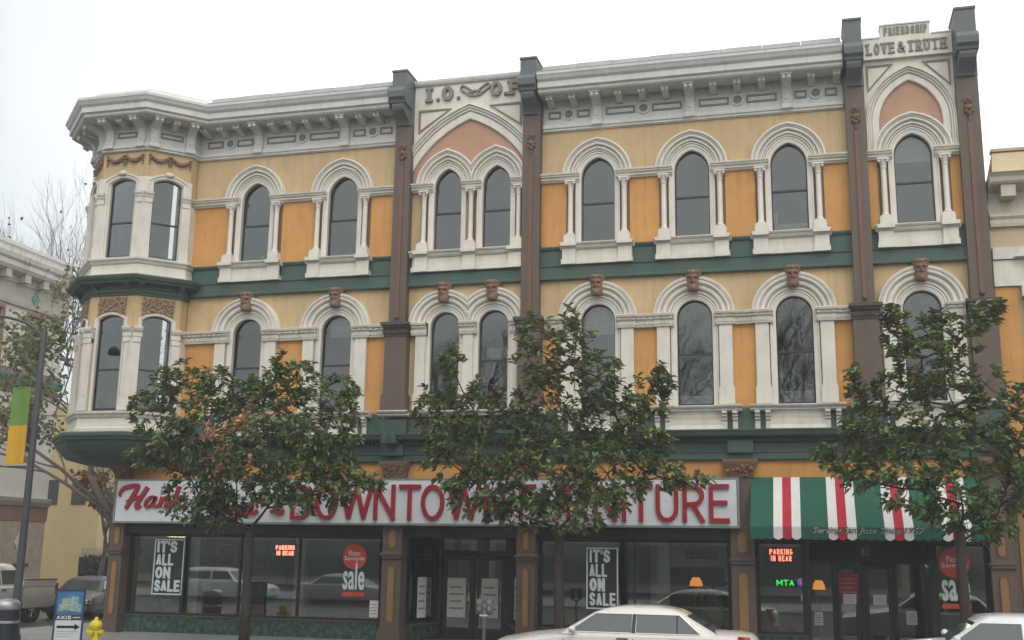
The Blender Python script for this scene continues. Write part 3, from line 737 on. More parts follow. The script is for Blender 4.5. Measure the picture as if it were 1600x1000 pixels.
cx = 2.97
m, path = big_arch(cx, 1.16, 1.16, .455, 13.96, .35, IM3, 1.16)
m.build('gable_arch', TRIM, HALL, auto=40, clip=[((0, 0, IM3), (0, 0, -1))])
full = [(cx + x, z) for x, z in path]
MB().prism([(1.805, IM3)] + [(x - (.003 if x < cx else -.003 if x > cx else 0), z) for x, z in full] + [(4.125, IM3), (4.125, 15.78), (1.805, 15.78)], -.09, .02).build('name_panel', TRIM, HALL)
NP2 = [o for o in HALL.children if o.name.startswith('name_panel')][1]
m = MB(); m.box(1.80, 4.13, -.19, .2, 15.78, 16.38); m.box(1.80, 4.13, -.21, .2, 15.775, 15.84); m.build('name_board', TRIM, NP2)
m = MB(); m.box(2.31, 3.59, -.17, .2, 16.38, 16.74); m.box(2.29, 3.61, -.20, .22, 16.74, 16.78); m.box(1.8, 2.285, -.21, .22, 16.382, 16.42); m.box(3.615, 4.13, -.21, .22, 16.382, 16.42); m.build('name_board', TRIM, NP2)
MB().plate([(x, z - .1) for x, z in full[1:-1]] + [(full[-1][0], IM3 - .4), (full[0][0], IM3 - .4)], [[(cx + a_, b_) for a_, b_ in outline(H3 + .1, IM3 - .25, S3 + .05, 'pointed', C3)]], -.012, .005).build('tympanum', SALMON, HALL, clip=[((0, 0, IM3 - .02), (0, 0, -1))])
for tri in ([(1.92, 15.62), (2.55, 15.62), (1.92, 14.92)], [(3.38, 15.62), (4.02, 15.62), (4.02, 14.92)]):
    MB().ribbon(tri, .06, -.125, -.08, closed=True).build('triangle_frame', FRAMETAN, NP2)
for c, xa, xb in letters_row('FRIENDSHIP', 2.40, 3.52, 16.45, 16.68, .045, .035):
    m = MB(); letter(m, c, xa, xb, 16.45, 16.68, .042, -.20, -.165); m.build('letter', LETTERG, NP2)
for c, xa, xb in letters_row('LOVE', 1.93, 2.66, 15.9, 16.18, .05, .05) + letters_row('&', 2.72, 2.93, 15.9, 16.18, .05, .05) + letters_row('TRUTH', 3.0, 3.98, 15.9, 16.18, .05, .05):
    m = MB(); letter(m, c, xa, xb, 15.91, 16.23, .052, -.225, -.185, slab=c != '&'); m.build('letter', LETTERG, NP2)

# -- corner turret
Q = [(-21.0, 2.53), (-22.13, 1.40), (-22.13, -.20), (-21.0, -1.33), (-19.45, -1.33), (-18.50, -.38), (-18.50, .30)]
def swag(par, T, x0, x1, z):
    m = MB(T); n = 9
    for i in range(n + 1):
        u = i / n; m.ball((x0 + (x1 - x0) * u, -.06, z - .16 * (1 - (2 * u - 1) ** 2)), .045 + .025 * math.sin(math.pi * u), 6, 4)
    for xx in (x0, x1):
        for j in range(4): m.ball((xx, -.055, z - .09 * j), .05 - .006 * j, 6, 4)
    m.build('swag', BRONZE, par)
def scroll(par, T, h, zs_, ztop):
    m = MB(T); r_ = random.Random(5)
    m.prism([(x_, zs_ + .20 * (1 - (x_ / h) ** 2)) for x_ in [-h + h * .1 * q_ for q_ in range(21)]] + [(h, ztop), (-h, ztop)], -.03, .0)
    for i in range(150):
        x = r_.uniform(-h, h); zlo = zs_ + .22 * (1 - (x / h) ** 2)
        m.ball((x, -.05, r_.uniform(zlo, ztop)), r_.uniform(.022, .045), 6, 4)
    m.build('carved_panel', M('tan_carving', (.30, .20, .12), .6, .3, 14, .4, 60) if 'tan_carving' not in bpy.data.materials else bpy.data.materials['tan_carving'], par)
walls_t = []
for i, (p, q) in enumerate(zip(Q, Q[1:])):
    L = (Vector(q) - Vector(p)).length; T0 = xf(p, q)
    T = (lambda T0, L: (lambda x, y, z: T0(x + L / 2, y, z)))(T0, L)
    hole3 = outline(.46, B3 - .0, 13.42, 'seg', rise=.22); hole2 = outline(.46, B2, 9.10, 'seg', rise=.22)
    has = 1 <= i <= 4
    hl = L / 2
    wl_ = MB(T).plate([(-hl, 5.7), (hl, 5.7), (hl, 15.6), (-hl, 15.6)], [hole3, hole2] if has else [], 0, .14).build('turret_wall', TAN, HALL)
    if not has: 
        MB(T).box(-hl - .0, hl, -.05, -.001, B3, 12.9).build('turret_stub', TRIM, wl_); MB(T).box(-hl, hl, -.05, -.001, B2, 8.6).build('turret_stub', TRIM, wl_); continue
    for (z0, spr, zcap, nm_) in ((B3, 13.42, 12.93, 3), (B2, 9.10, 8.57, 2)):
        path = outline(.43, z0, spr + .05, 'seg', rise=.15)
        m = MB(T); m.ring(path, [(-.0, .13), (0, -.02), (.035, -.04), (.075, -.04), (.09, .05)])
        m.build('turret_window', TRIM, wl_, auto=40)
        if nm_ == 3:
            # white surround with pilasters up to the hood
            m = MB(T); top = outline(.64, z0, spr + .05, 'seg', rise=.30)
            low = outline(.485, z0, spr + .05, 'seg', rise=.165)
            m.ring(low, [(.0, .02), (.0, -.07), (.04, -.09), (.08, -.09), (.10, -.12), (.15, -.12), (.165, .02)])
            m.build('window_surround', TRIM, wl_, auto=40)
            MB(T).ball((0, -.13, spr + .36), .10, 8, 5, (1.6, .5, .8)).build('shell_keystone', TRIM, wl_, smooth=True)
            swag(wl_, T, -.62, -.04, 14.36); swag(wl_, T, .04, .62, 14.36)
        else:
            m = MB(T); low = outline(.485, z0, spr + .05, 'seg', rise=.165); m.ring(low, [(.0, .02), (.0, -.05), (.03, -.06), (.06, -.06), (.075, .02)]); m.build('window_surround', TRIM, wl_, auto=40, clip=[((0, 0, 8.92), (0, 0, -1))])
            scroll(wl_, T, .47, spr + .12, 9.84)
        m = MB(T)
        for s_ in (-1, 1):
            m = MB(T); xc = s_ * (hl - .11); w_ = .105; e0, e1 = sorted((s_ * (hl - .215), s_ * (hl + .045)))
            m.box(e0, e1, -.10, .01, z0, zcap + .02); m.box(e0 - .010, e1 + .010, -.13, .01, z0 + .001, z0 + .34)
            m.box(xc - w_ + .05, xc + w_ - .05, -.115, .0, z0 + .42, zcap - .15)
            m.box(xc - w_ - .012, xc + w_, -.135, .01, zcap - .12, zcap + .02)
            m.sweep([(xc - w_ - .03, 0), (xc + w_ + .03, 0)], [(-.01, zcap + .01), (.12, zcap + .01), (.15, zcap + .05), (.15, zcap + .18), (.20, zcap + .22), (.23, zcap + .29), (.23, zcap + .35), (-.01, zcap + .36)]) if nm_ == 2 else m.sweep([(xc - w_ - .02, 0), (xc + w_ + .02, 0)], [(-.01, zcap + .005), (.12, zcap + .005), (.16, zcap + .07), (.16, zcap + .10), (.20, zcap + .15), (.21, zcap + .22), (-.01, zcap + .23)])
            if nm_ == 3: m.box(e0 + .004, e1 - .004, -.085, .01, zcap + .2, spr + .22)
            m.build('turret_pilaster', TRIM, wl_)
        # sash and panes
        y = .09
        m = MB(T); m.ring(path, [(-.001, y - .03), (-.001, y + .03), (-.03, y + .03), (-.03, y - .03)]); m.box(-.42, .42, y - .03, y + .03, z0 + .002, z0 + .09); m.box(-.42, .42, y - .034, y + .034, z0 + 1.12 + (.1 if nm_ == 2 else 0), z0 + 1.17 + (.1 if nm_ == 2 else 0)); m.build('sash', DARKFR, wl_)
        MB(T).prism([(x * .985, z) for x, z in path], y - .003, y + .003).build('pane', GLASS, wl_)
def oct_band(name, prof, mat, parent=HALL, path=Q): 
    m = MB(); m.sweep(path, prof); return m.build(name, mat, parent)
for z1 in (11.06, 6.37):
    oct_band('turret_sill', [(-.05, z1 - .62), (.13, z1 - .62), (.17, z1 - .60), (.17, z1 - .50), (.10, z1 - .47), (.08, z1 - .20), (.13, z1 - .17), (.16, z1 - .11), (.21, z1 - .07), (.22, z1 - .03), (.22, z1 - .005), (-.05, z1)], TRIM)
oct_band('turret_green_cornice', [(-.05, 9.90), (.04, 9.90), (.06, 9.98), (.10, 10.0), (.10, 10.06), (.06, 10.10), (.07, 10.2), (.38, 10.24), (.40, 10.30), (.46, 10.32), (.50, 10.40), (.50, 10.44), (.46, 10.46), (-.05, 10.52)], GREEN)
tb = oct_band('turret_frieze', [(o, z) for o, z in FR], TRIMG)
oct_band('turret_cornice', [(o, z) for o, z in cornice_prof()[:-4]] + [(.45, 16.26), (.40, 16.36), (-.05, 16.40)], TRIMG)
m = MB(); 
m.slab([(x, y) for x, y in [(-21.0, 2.53), (-22.1, 1.4), (-22.1, -.2), (-21.0, -1.3), (-19.4, -1.3), (-18.3, -.2), (-18.3, 1.4), (-19.4, 2.53)]], 16.2, 16.39); m.build('turret_roof', ROOFM, HALL)
oct_band('turret_soffit_bowl', [(-.05, 5.765), (.46, 5.74), (.50, 5.70), (.50, 5.62), (.46, 5.58), (.44, 5.52), (.38, 5.49), (.34, 5.40), (.22, 5.22), (.05, 5.05), (-.5, 4.90), (-1.3, 4.86), (-1.3, 5.76)], GREEN)
for i, (p, q) in enumerate(zip(Q, Q[1:])):
    if not 1 <= i <= 4: continue
    L = (Vector(q) - Vector(p)).length; T0 = xf(p, q); T = (lambda T0, L: (lambda x, y, z: T0(x + L / 2, y, z)))(T0, L)
    frieze_panel(tb, -.34, .34, T, 14.95, 15.14)
    for x, me in ((-.55, CNS), (0, MOD), (.55, CNS)):
        o = bpy.data.objects.new('console' if me is CNS else 'modillion', me); COL.objects.link(o); o.parent = tb
        t = (Vector(q) - Vector(p)).normalized(); o.location = (p[0] + t.x * (L / 2 + x) + t.y * .03, p[1] + t.y * (L / 2 + x) - t.x * .03, 0); o.rotation_euler = (0, 0, math.atan2(t.y, t.x))
    gm = MB(T)
    for x in (-.6, .6):
        gm.sweep([(x - .08, 0), (x + .08, 0)], [(-.01, 9.95), (.08, 9.95), (.14, 10.1), (.30, 10.17), (.34, 10.21), (.34, 10.25), (-.01, 10.25)])
    gm.build('green_bracket', GREEN, HALL)

# -- body of the building: side and back walls, floors, dim interior
m = MB(); m.box(-20.72, -20.42, 2.4, 26, 0, 16.2); m.box(4.36, 4.66, .33, 26, 0, 16.2); m.box(-20.42, 4.36, 25.7, 26, 0, 16.2); m.build('side_wall', TAN, HALL)
MB().box(-20.6, 4.62, .33, 25.9, 16.02, 16.19).build('roof', ROOFM, HALL)
m = MB()
for z in (4.95, 10.25): m.box(-20.4, 4.35, .34, 9.0, z, z + .25)
m.build('floor_slab', ROOM, HALL)
m = MB(); m.box(-20.4, 4.35, 6.0, 6.1, 5.2, 16.0)
for x in (-11.45, -7.48, 1.55): m.box(x - .06, x + .06, .34, 5.95, 5.21, 15.95)
m.build('inner_wall', ROOM, HALL)
m = MB()
for z in (5.78, 10.25): m.slab([(-20.9, 2.4), (-21.95, 1.35), (-21.95, -.15), (-20.95, -1.15), (-19.45, -1.15), (-18.45, -.15), (-18.45, .3), (-18.45, 2.4)], z, z + .18)
m.build('turret_floor', ROOM, HALL)

# ---------------------------------------------------------------- ground floor shopfronts
m = MB(); m.box(-20.42, 4.66, -.06, .30, 4.28, 4.925); m.build('orange_frieze', ORANGE, HALL)
m = MB(); m.box(-19.9, 4.17, -.04, .30, 2.84, 4.28); m.box(-19.9, 4.17, -.10, -.04, 2.86, 3.14); m.build('lintel', BLACKFR, HALL)
SP = [(-20.32, -19.88), (-11.62, -11.06), (-7.76, -7.24), (-2.06, -1.46), (4.15, 4.70)]
def stadium(x0, x1, z0, z1, n=8):
    r = (x1 - x0) / 2; c = (x0 + x1) / 2
    return [(c + r * math.cos(math.pi * i / n), z1 - r + r * math.sin(math.pi * i / n)) for i in range(n + 1)] + [(c - r * math.cos(math.pi * i / n), z0 + r - r * math.sin(math.pi * i / n)) for i in range(n + 1)]
for k, (a, b) in enumerate(SP):
    c = (a + b) / 2; hw = (b - a) / 2
    m = MB(); m.box(a, b, -.30, .25, 0, 4.5); m.box(a - .06, b + .06, -.37, .26, 0, .30); m.box(a - .03, b + .03, -.335, .255, .30, .36)
    m.sweep([(a, -.30), (b, -.30)], [(-.02, 2.22), (.03, 2.22), (.06, 2.26), (.06, 2.32), (.09, 2.34), (.09, 2.40), (.02, 2.43), (-.02, 2.43)])
    m.box(a - .05, b + .05, -.385, .2, 2.33, 2.395)
    p = m.build('shop_pilaster', BROWN, HALL)
    for z0, z1 in ((.52, 2.06), (2.52, 3.06)):
        ins = .12 if k in (0,) else .17
        m = MB(); o_ = stadium(a + ins, b - ins, z0, z1); m.prism(o_, -.312, -.29); m.build('inset_panel', M('ochre_inset_paint', (.27, .145, .055), .7, .12, 2, .05) if 'ochre_inset_paint' not in bpy.data.materials else bpy.data.materials['ochre_inset_paint'], p)
        m = MB(); m.ribbon(o_, .03, -.325, -.29, closed=True); m.build('inset_frame', BROWN, p)
    m = MB(); r_ = random.Random(k)
    m.loft([[(c - w_, -.30 - q, z), (c + w_, -.30 - q, z), (c + w_, .1, z), (c - w_, .1, z)] for w_, q, z in ((hw + .02, .02, 4.46), (hw + .03, .05, 4.6), (hw + .09, .13, 4.76), (hw + .15, .2, 4.86), (hw + .15, .2, 4.915))], True)
    for i in range(34): m.ball((r_.uniform(c - hw - .06, c + hw + .06), -.36 - r_.uniform(0, .07), r_.uniform(4.5, 4.86)), r_.uniform(.03, .055), 6, 4)
    m.build('leaf_capital', BRONZE, p, auto=50)
def display(x0, x1, mulls, y=.16, sill=.55, top=2.84, nm='shop_window', base=True, T=None, open_ends=True):
    m = MB(T); e = [x0] + list(mulls) + [x1]
    m.box(x0, x1, y - .06, y + .06, sill - .03, sill + .04); m.box(x0, x1, y - .06, y + .06, top - .07, top)
    for i, x in enumerate(e):
        w_ = .025 if 0 < i < len(e) - 1 else .05
        xx = min(max(x, x0 + w_), x1 - w_); m.box(xx - w_, xx + w_, y - .055, y + .055, sill + .04, top - .07)
    f = m.build(nm, BLACKFR, HALL)
    for a, b in zip(e, e[1:]): MB(T).box(a + .02, b - .02, y - .004, y + .004, sill + .03, top - .06).build('pane', SHOPGL, f)
    if base:
        xs = e
        for a, b in zip(xs, xs[1:]): MB(T).box(a + .004, b - .004, y - .16, y + .05, .02, sill - .035).build('marble_panel', MARBLE, f)
        MB(T).box(x0, x1, y - .20, y - .10, sill - .06, sill - .032).build('stone_sill', BROWN, f)
    return f
display(-19.88, -11.64, [-18.02, -16.2, -14.33])
display(-7.24, -2.08, [-4.62])
display(-1.46, -.22, [])
display(2.86, 4.15, [])
# main entrance: splayed sides and a pair of doors, set back
T = xf((-11.02, .2), (-10.6, 1.5)); display(0.0, 1.36, [], y=.03, T=T, sill=.5)
T = xf((-8.3, 1.5), (-7.78, .2)); display(0.0, 1.40, [], y=.03, T=T, sill=.5)
def door(x0, x1, y, top=2.15, nm='door'):
    m = MB(); m.plate([(x0, .02), (x1, .02), (x1, top), (x0, top)], [[(x0 + .13, .32), (x1 - .13, .32), (x1 - .13, top - .13), (x0 + .13, top - .13)]], y - .03, y + .03); d = m.build(nm, BLACKFR, HALL)
    MB().box(x0 + .11, x1 - .11, y - .005, y + .005, .30, top - .11).build('pane', SHOPGL, d)
    return d
for x0, x1, hx in ((-10.45, -9.51, -9.60), (-9.49, -8.55, -9.40)):
    d = door(x0, x1, 1.62, 2.35); m = MB(); m.tube([(hx, 1.52, .85), (hx, 1.52, 1.35)], .02); m.tube([(hx, 1.52, .9), (hx, 1.6, .9)], .012); m.tube([(hx, 1.52, 1.3), (hx, 1.6, 1.3)], .012); m.build('handle', M('brass', (.45, .27, .08), .35, .1, 6, metal=.8) if 'brass' not in bpy.data.materials else bpy.data.materials['brass'], d)
m = MB(); m.box(-10.62, -10.46, 1.5, 1.7, 0, 2.84); m.box(-8.54, -8.3, 1.5, 1.7, 0, 2.84); m.box(-10.46, -8.54, 1.56, 1.68, 2.37, 2.50); m.build('door_frame', BLACKFR, HALL)
MB().box(-10.46, -8.54, 1.61, 1.62, 2.5, 2.84).build('transom_pane', SHOPGL, HALL)
# second shop entrance
m = MB(); m.box(-.22, -.12, .0, 1.2, 0, 2.84); m.box(2.76, 2.86, .0, 1.2, 0, 2.84); m.box(-.12, 2.76, 1.0, 1.08, 2.32, 2.84); m.box(.42, .5, 1.0, 1.1, 0, 2.32); m.box(1.14, 1.2, 1.0, 1.1, 0, 2.32) ; m.box(1.95, 2.03, 1.0, 1.1, 0, 2.32); m.build('door_frame', BLACKFR, HALL)
for x0, x1 in ((.51, 1.13), (1.21, 1.94)): door(x0, x1, 1.05, 2.3)
MB().box(-.12, .42, 1.045, 1.055, .3, 2.3).build('pane', SHOPGL, HALL)
MB().box(2.03, 2.76, 1.045, 1.055, .3, 2.3).build('pane', SHOPGL, HALL)
for c, a, b in (('8', 1.19, 1.27), ('2', 1.30, 1.38)):
    m = MB(); letter(m, c, a, b, 2.52, 2.70, .026, .985, 1.0); m.build('door_number', M('number_grey', (.4, .4, .38), .6, .05) if 'number_grey' not in bpy.data.materials else bpy.data.materials['number_grey'], HALL)
# rooms behind the glass
m = MB(); m.box(-20.42, 4.36, .10, 9.0, -.1, .02); m.build('shop_floor', SHOPFL, HALL)
m = MB(); m.box(-20.42, 4.36, 7.0, 7.1, .02, 4.2); m.box(-1.76, -1.66, .3, 6.99, .03, 4.15); m.box(-20.42, -20.36, .3, 6.99, .021, 4.18); m.build('shop_wall', ROOM, HALL)
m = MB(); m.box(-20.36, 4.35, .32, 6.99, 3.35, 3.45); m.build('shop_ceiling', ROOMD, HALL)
for x in (-17.88, -14.46, -3.9):
    m = MB(); m.box(x - .16, x + .16, .45, .75, .03, 3.34); o = m.build('interior_column', M('cream_column', (.62, .60, .54), .6, .08) if 'cream_column' not in bpy.data.materials else bpy.data.materials['cream_column'], HALL)
    if x < -10: MB().box(x - .165, x + .165, .44, .46, .50, 1.05 if x > -15 else .72).build('yellow_band', YELLOWP, o)
m = MB(); m.plate([(-4.35, .03), (-2.12, .03), (-2.12, 3.0), (-4.35, 3.0)], [[(-3.9, .03), (-2.35, .03), (-2.35, 2.15), (-3.9, 2.15)]], 1.25, 1.4); o = m.build('display_partition', M('partition_paint', (.58, .56, .50), .7, .08), HALL)

# -- the big shop sign
SG = thing('shop_sign', 'long white shop sign with red lettering above the display windows', 'shop sign', (-11, -.3, 3.16))
def S(mb, name, mat, **k): return mb.build(name, mat, SG, (11, .3, -3.16), **k)
S(MB().box(-20.13, -1.85, -.44, -.14, 3.18, 4.42), 'sign_box', BLACKFR)
n = 12
for i in range(n):
    a = -20.12 + i * 18.26 / n; b = a + 18.26 / n - .006
    S(MB().box(a, b, -.455, -.43, 3.205, 4.395), 'sign_panel', SIGNW)
m = MB(); m.box(-20.18, -1.80, -.47, -.14, 4.40, 4.44); m.box(-20.18, -1.80, -.47, -.14, 3.15, 3.20); m.box(-20.18, -20.13, -.47, -.14, 3.2, 4.4); m.box(-1.85, -1.80, -.47, -.14, 3.2, 4.4); S(m, 'sign_frame', M('sign_frame_grey', (.22, .23, .25), .5, .08))
for c, a, b in [('D', -14.38, -13.71), ('O', -13.63, -12.94), ('W', -12.88, -11.87), ('N', -11.85, -11.22), ('T', -11.11, -10.47), ('O', -10.45, -9.78), ('W', -9.69, -8.73), ('N', -8.64, -8.04), ('F', -7.65, -7.18), ('U', -6.99, -6.42), ('R', -6.34, -5.71), ('N', -5.6, -4.98), ('I', -4.87, -4.71), ('T', -4.64, -4.03), ('U', -3.95, -3.36), ('R', -3.25, -2.69), ('E', -2.57, -2.05)]:
    m = MB(); letter(m, c, a, b, 3.29, 4.27, .108, -.54, -.456); S(m, 'letter', SIGNR)
SCR = [
 ([(-19.95, 3.94), (-19.99, 4.01), (-19.88, 4.16), (-19.65, 4.23), (-19.39, 4.23), (-19.56, 3.91), (-19.75, 3.56)], [.05, .08, .12, .12, .11, .14, .10]),
 ([(-19.07, 4.2), (-19.26, 3.89), (-19.4, 3.66), (-19.33, 3.59), (-19.24, 3.66)], [.13, .13, .12, .09, .04]), ([(-19.75, 3.78), (-19.49, 3.87), (-19.16, 3.97)], [.05, .10, .05]),
 ([(-18.78, 3.9), (-18.9, 3.92), (-19.06, 3.8), (-19.09, 3.67), (-18.98, 3.63), (-18.83, 3.77), (-18.75, 3.92), (-18.83, 3.69), (-18.72, 3.64), (-18.61, 3.75)], [.07, .08, .1, .1, .08, .06, .09, .1, .07, .04]),
 ([(-18.54, 3.92), (-18.63, 3.63)], .11), ([(-18.61, 3.66), (-18.51, 3.85), (-18.38, 3.91), (-18.33, 3.84), (-18.41, 3.66), (-18.31, 3.64), (-18.2, 3.75)], [.05, .07, .1, .11, .1, .07, .04]),
 ([(-18.01, 4.23), (-18.11, 3.89), (-18.18, 3.63)], .11), ([(-17.89, 3.92), (-18.1, 3.77), (-17.97, 3.66), (-17.86, 3.64), (-17.75, 3.75)], [.09, .07, .1, .08, .04]),
 ([(-16.97, 3.88), (-17.01, 3.97), (-17.16, 3.94), (-17.37, 3.72), (-17.45, 3.42), (-17.38, 3.26), (-17.2, 3.23), (-16.96, 3.33), (-16.84, 3.42)], [.08, .1, .1, .13, .14, .13, .11, .08, .05]),
 ([(-16.49, 3.67), (-16.64, 3.64), (-16.72, 3.48), (-16.62, 3.38), (-16.47, 3.45), (-16.42, 3.6), (-16.50, 3.67), (-16.33, 3.62)], .08),
 ([(-16.0, 3.64), (-16.13, 3.68), (-16.28, 3.53), (-16.22, 3.42), (-16.07, 3.43), (-15.92, 3.54)], .09),
 ([(-15.59, 3.69), (-15.7, 3.71), (-15.85, 3.59), (-15.87, 3.47), (-15.76, 3.43), (-15.63, 3.56), (-15.57, 3.71), (-15.63, 3.48), (-15.54, 3.44), (-15.42, 3.54)], .08),
 ([(-15.22, 3.92), (-15.28, 3.78)], .08), ([(-15.01, 3.49), (-14.86, 3.58), (-14.75, 3.7), (-14.71, 3.58), (-14.62, 3.52), (-14.7, 3.43), (-14.85, 3.49)], .08)]
def smooth(pts, k=4):
    P = [Vector(p) for p in pts]; P = [P[0]] + P + [P[-1]]; out_ = []
    for i in range(1, len(P) - 2):
        for j in range(k):
            t = j / k; a, b, c, d = P[i - 1], P[i], P[i + 1], P[i + 2]
            out_.append(tuple(.5 * ((2 * b) + (c - a) * t + (2 * a - 5 * b + 4 * c - d) * t * t + (3 * b - a - 3 * c + d) * t ** 3)))
    return out_ + [tuple(P[-2])]
for i, (pts, w_) in enumerate(SCR):
    ws = w_ if isinstance(w_, list) else [w_] * len(pts)
    q = smooth([(x, z, w2) for (x, z), w2 in zip(pts, ws)])
    S(MB().ribbon([(x, z) for x, z, _ in q], [max(.03, w2) for _, _, w2 in q], -.52 - .0025 * i, -.456), 'script_stroke', SIGNR)

# -- striped awning
AW = thing('awning', 'green canvas awning with red and white stripes over the shop door', 'awning', (1.0, -.1, 2.85))
def A(mb, name, mat, **k): return mb.build(name, mat, AW, (-1.0, .1, -2.85), **k)
ax0, ax1, yt, zt, yb, zb, zv = -1.50, 4.05, -.12, 4.47, -1.30, 3.18, 2.92
# boundaries of the canvas strips
strips = []; x = ax0; pat = [(-.94, -.72, 'w'), (-.72, -.50, 'r'), (-.50, -.28, 'w'), (.37, .59, 'w'), (.59, .81, 'r'), (.81, 1.03, 'w'), (1.68, 1.90, 'w'), (1.90, 2.12, 'r'), (2.12, 2.34, 'w'), (2.99, 3.21, 'w'), (3.21, 3.43, 'r'), (3.43, 3.65, 'w')]
for a, b, c in pat:
    if a > x + .01:
        k_ = max(1, round((a - x) / .22))
        for i in range(k_): strips.append((x + (a - x) * i / k_, x + (a - x) * (i + 1) / k_, 'g'))
    strips.append((a, b, c)); x = b
strips += [(x, (x + ax1) / 2, 'g'), ((x + ax1) / 2, ax1, 'g')]
AM = {'g': AWG, 'w': AWW, 'r': AWR}
for a, b, c in strips:
    rows = []; nseg = 8
    for i in range(nseg + 1):
        t = i / nseg; y = yt + (yb - yt) * t; z = zt + (zb - zt) * t - .05 * math.sin(math.pi * t)
        sg = lambda x_: .022 * math.sin(math.pi * t) * (math.sin(5.7 * x_ + 3 * t) + .6 * math.sin(11.3 * x_ - 4 * t))
        rows.append([(a, y, z + sg(a)), (b, y, z + sg(b)), (b, y + .012, z - .012 + sg(b)), (a, y + .012, z - .012 + sg(a))])
    A(MB().loft(rows), 'canvas_strip', AM[c])
    # scalloped valance
    n = 6; mid = (a + b) / 2; low = [(a + (b - a) * i / n, zv - .06 * math.sin(math.pi * i / n)) for i in range(n + 1)]
    m = MB()
    P1 = [(a, zb)] + low + [(b, zb)]
    m.add([(x_, yb - .004 - .02 * (zb - z_) , z_) for x_, z_ in P1] + [(x_, yb + .008 - .02 * (zb - z_), z_) for x_, z_ in P1], [tuple(range(len(P1))), tuple(range(2 * len(P1) - 1, len(P1) - 1, -1))] + [(i, (i + 1) % len(P1), len(P1) + (i + 1) % len(P1), len(P1) + i) for i in range(len(P1))])
    A(m, 'valance_strip', AM[c])
for xx in (ax0 - .006, ax1 + .006):
    sgn = -1 if xx < 0 else 1
    A(MB().add([(xx, yt, zt), (xx, yb, zb), (xx, yb, zv), (xx, yt, zv + .3), (xx + .01 * sgn, yt, zt), (xx + .01 * sgn, yb, zb), (xx + .01 * sgn, yb, zv), (xx + .01 * sgn, yt, zv + .3)], [(0, 1, 2, 3), (4, 5, 6, 7), (0, 1, 5, 4), (1, 2, 6, 5), (2, 3, 7, 6), (3, 0, 4, 7)]), 'side_canvas', AWG)
tx = text_obj('valance_lettering', 'Serving San Jose Since 1957', -.02 - 1.0, yb - .018 + .1, 2.985 - 2.85, 2.62, .19, M('lettering_shade', (.55, .55, .48), .7, 0), AW, bold=.022, shear=.35)
tx2 = text_obj('valance_lettering', 'Serving San Jose Since 1957', -.035 - 1.0, yb - .024 + .1, 2.995 - 2.85, 2.62, .19, M('lettering_cream', (.015, .02, .018), .7, 0), AW, bold=.0, shear=.35)

# -- posters, neon and notices on the glass
def sale_poster(x0, x1, z0, z1, y, label, grp=None):
    t = thing('window_poster', label, 'poster', ((x0 + x1) / 2, y, z0), group='tall sale posters in the windows'); L = (-(x0 + x1) / 2, -y, -z0)
    MB().plate([(x0, z0), (x1, z0), (x1, z1), (x0, z1)], [[(x0 + .035, z0 + .035), (x1 - .035, z0 + .035), (x1 - .035, z1 - .035), (x0 + .035, z1 - .035)]], y, y + .006).build('border', POSTER, t, L)
    MB().box(x0 + .03, x1 - .03, y + .007, y + .012, z0 + .03, z1 - .03).build('backing', M('poster_dark', (.02, .024, .026), .6, .1) if 'poster_dark' not in bpy.data.materials else bpy.data.materials['poster_dark'], t, L)
    rows = [("IT'S", .80), ("ALL", .68), ("ON", .60), ("SALE", 1.0)]; hh = (z1 - z0 - .10) / 4
    for i, (tx_, wf) in enumerate(rows):
        zt_ = z1 - .05 - i * hh; xw = (x1 - x0 - .16) * wf
        for c, a, b in letters_row(tx_, x0 + .085, x0 + .085 + xw, 0, 0, 0, .025):
            m = MB(); letter(m, c, a, b, (zt_ - hh + .035) if c != "'" else zt_ - hh + .03, zt_, min(.078, (b - a) * (.92 if c in "I'" else .40)), y - .006, y + .0045); m.build('letter', POSTER, t, L)
    return t
sale_poster(-19.06, -18.06, 1.09, 2.70, .13, "tall sale poster in the far display window beside the corner pier")
sale_poster(-5.92, -5.06, 1.02, 2.62, .13, "tall sale poster in the window behind the trunk near the entrance")
def sample_poster(cx, cz, y, label):
    t = thing('window_poster', label, 'poster', (cx, y, cz - .9), group='red disc posters in the windows'); L = (-cx, -y, -cz + .9)
    MB().disc_y(cx, cz, 0, .36, y, y + .006, 28).build('red_disc', PREDC, t, L)
    for s_, zz, w_ in (('Floor', cz + .02, .36), ('Sample', cz - .14, .62)):
        o = text_obj('lettering', s_, cx - w_ / 2 - cx, -.004, zz - cz + .9, w_, .15, POSTER, t, bold=.008)
    o = text_obj('lettering', 'sale', -.33, -.005, -.92 + .9 - .0, .66, .74, POSTER, t, bold=.018)
    MB().box(cx - .34, cx + .34, y, y + .006, cz - 1.10, cz - .98).build('red_strip', PREDC, t, L)
    return t
sample_poster(-12.62, 2.28, .13, 'red disc floor sample poster in the wide window left of the entrance')
sample_poster(3.36, 2.36, .13, 'red disc floor sample poster behind the trunk beside the awning door')
def neon(x0, z0, w_, rows, col, y, label, es=5.0, st=.022):
    t = thing('neon_sign', label, 'neon sign', (x0, y, z0), group='neon signs in the windows'); mat = M('neon_' + label[:8].strip().replace(' ', '_'), col, .4, 0, emit=col, es=es)
    for s_, zz, h_, ww in rows:
        for c, a, b in letters_row(s_, x0 + (w_ - ww) / 2, x0 + (w_ + ww) / 2, 0, 0, 0, .025):
            m = MB(); letter(m, c, a, b, z0 + zz, z0 + zz + h_, st, y, y + .02); m.build('letter', mat, t, (-x0, -y, -z0))
    MB().box(x0 - .05, x0 + w_ + .05, y + .04, y + .06, z0 - .04, z0 + rows[0][1] + rows[0][2] + .04).build('backing', BLACKP, t, (-x0, -y, -z0))
    return t
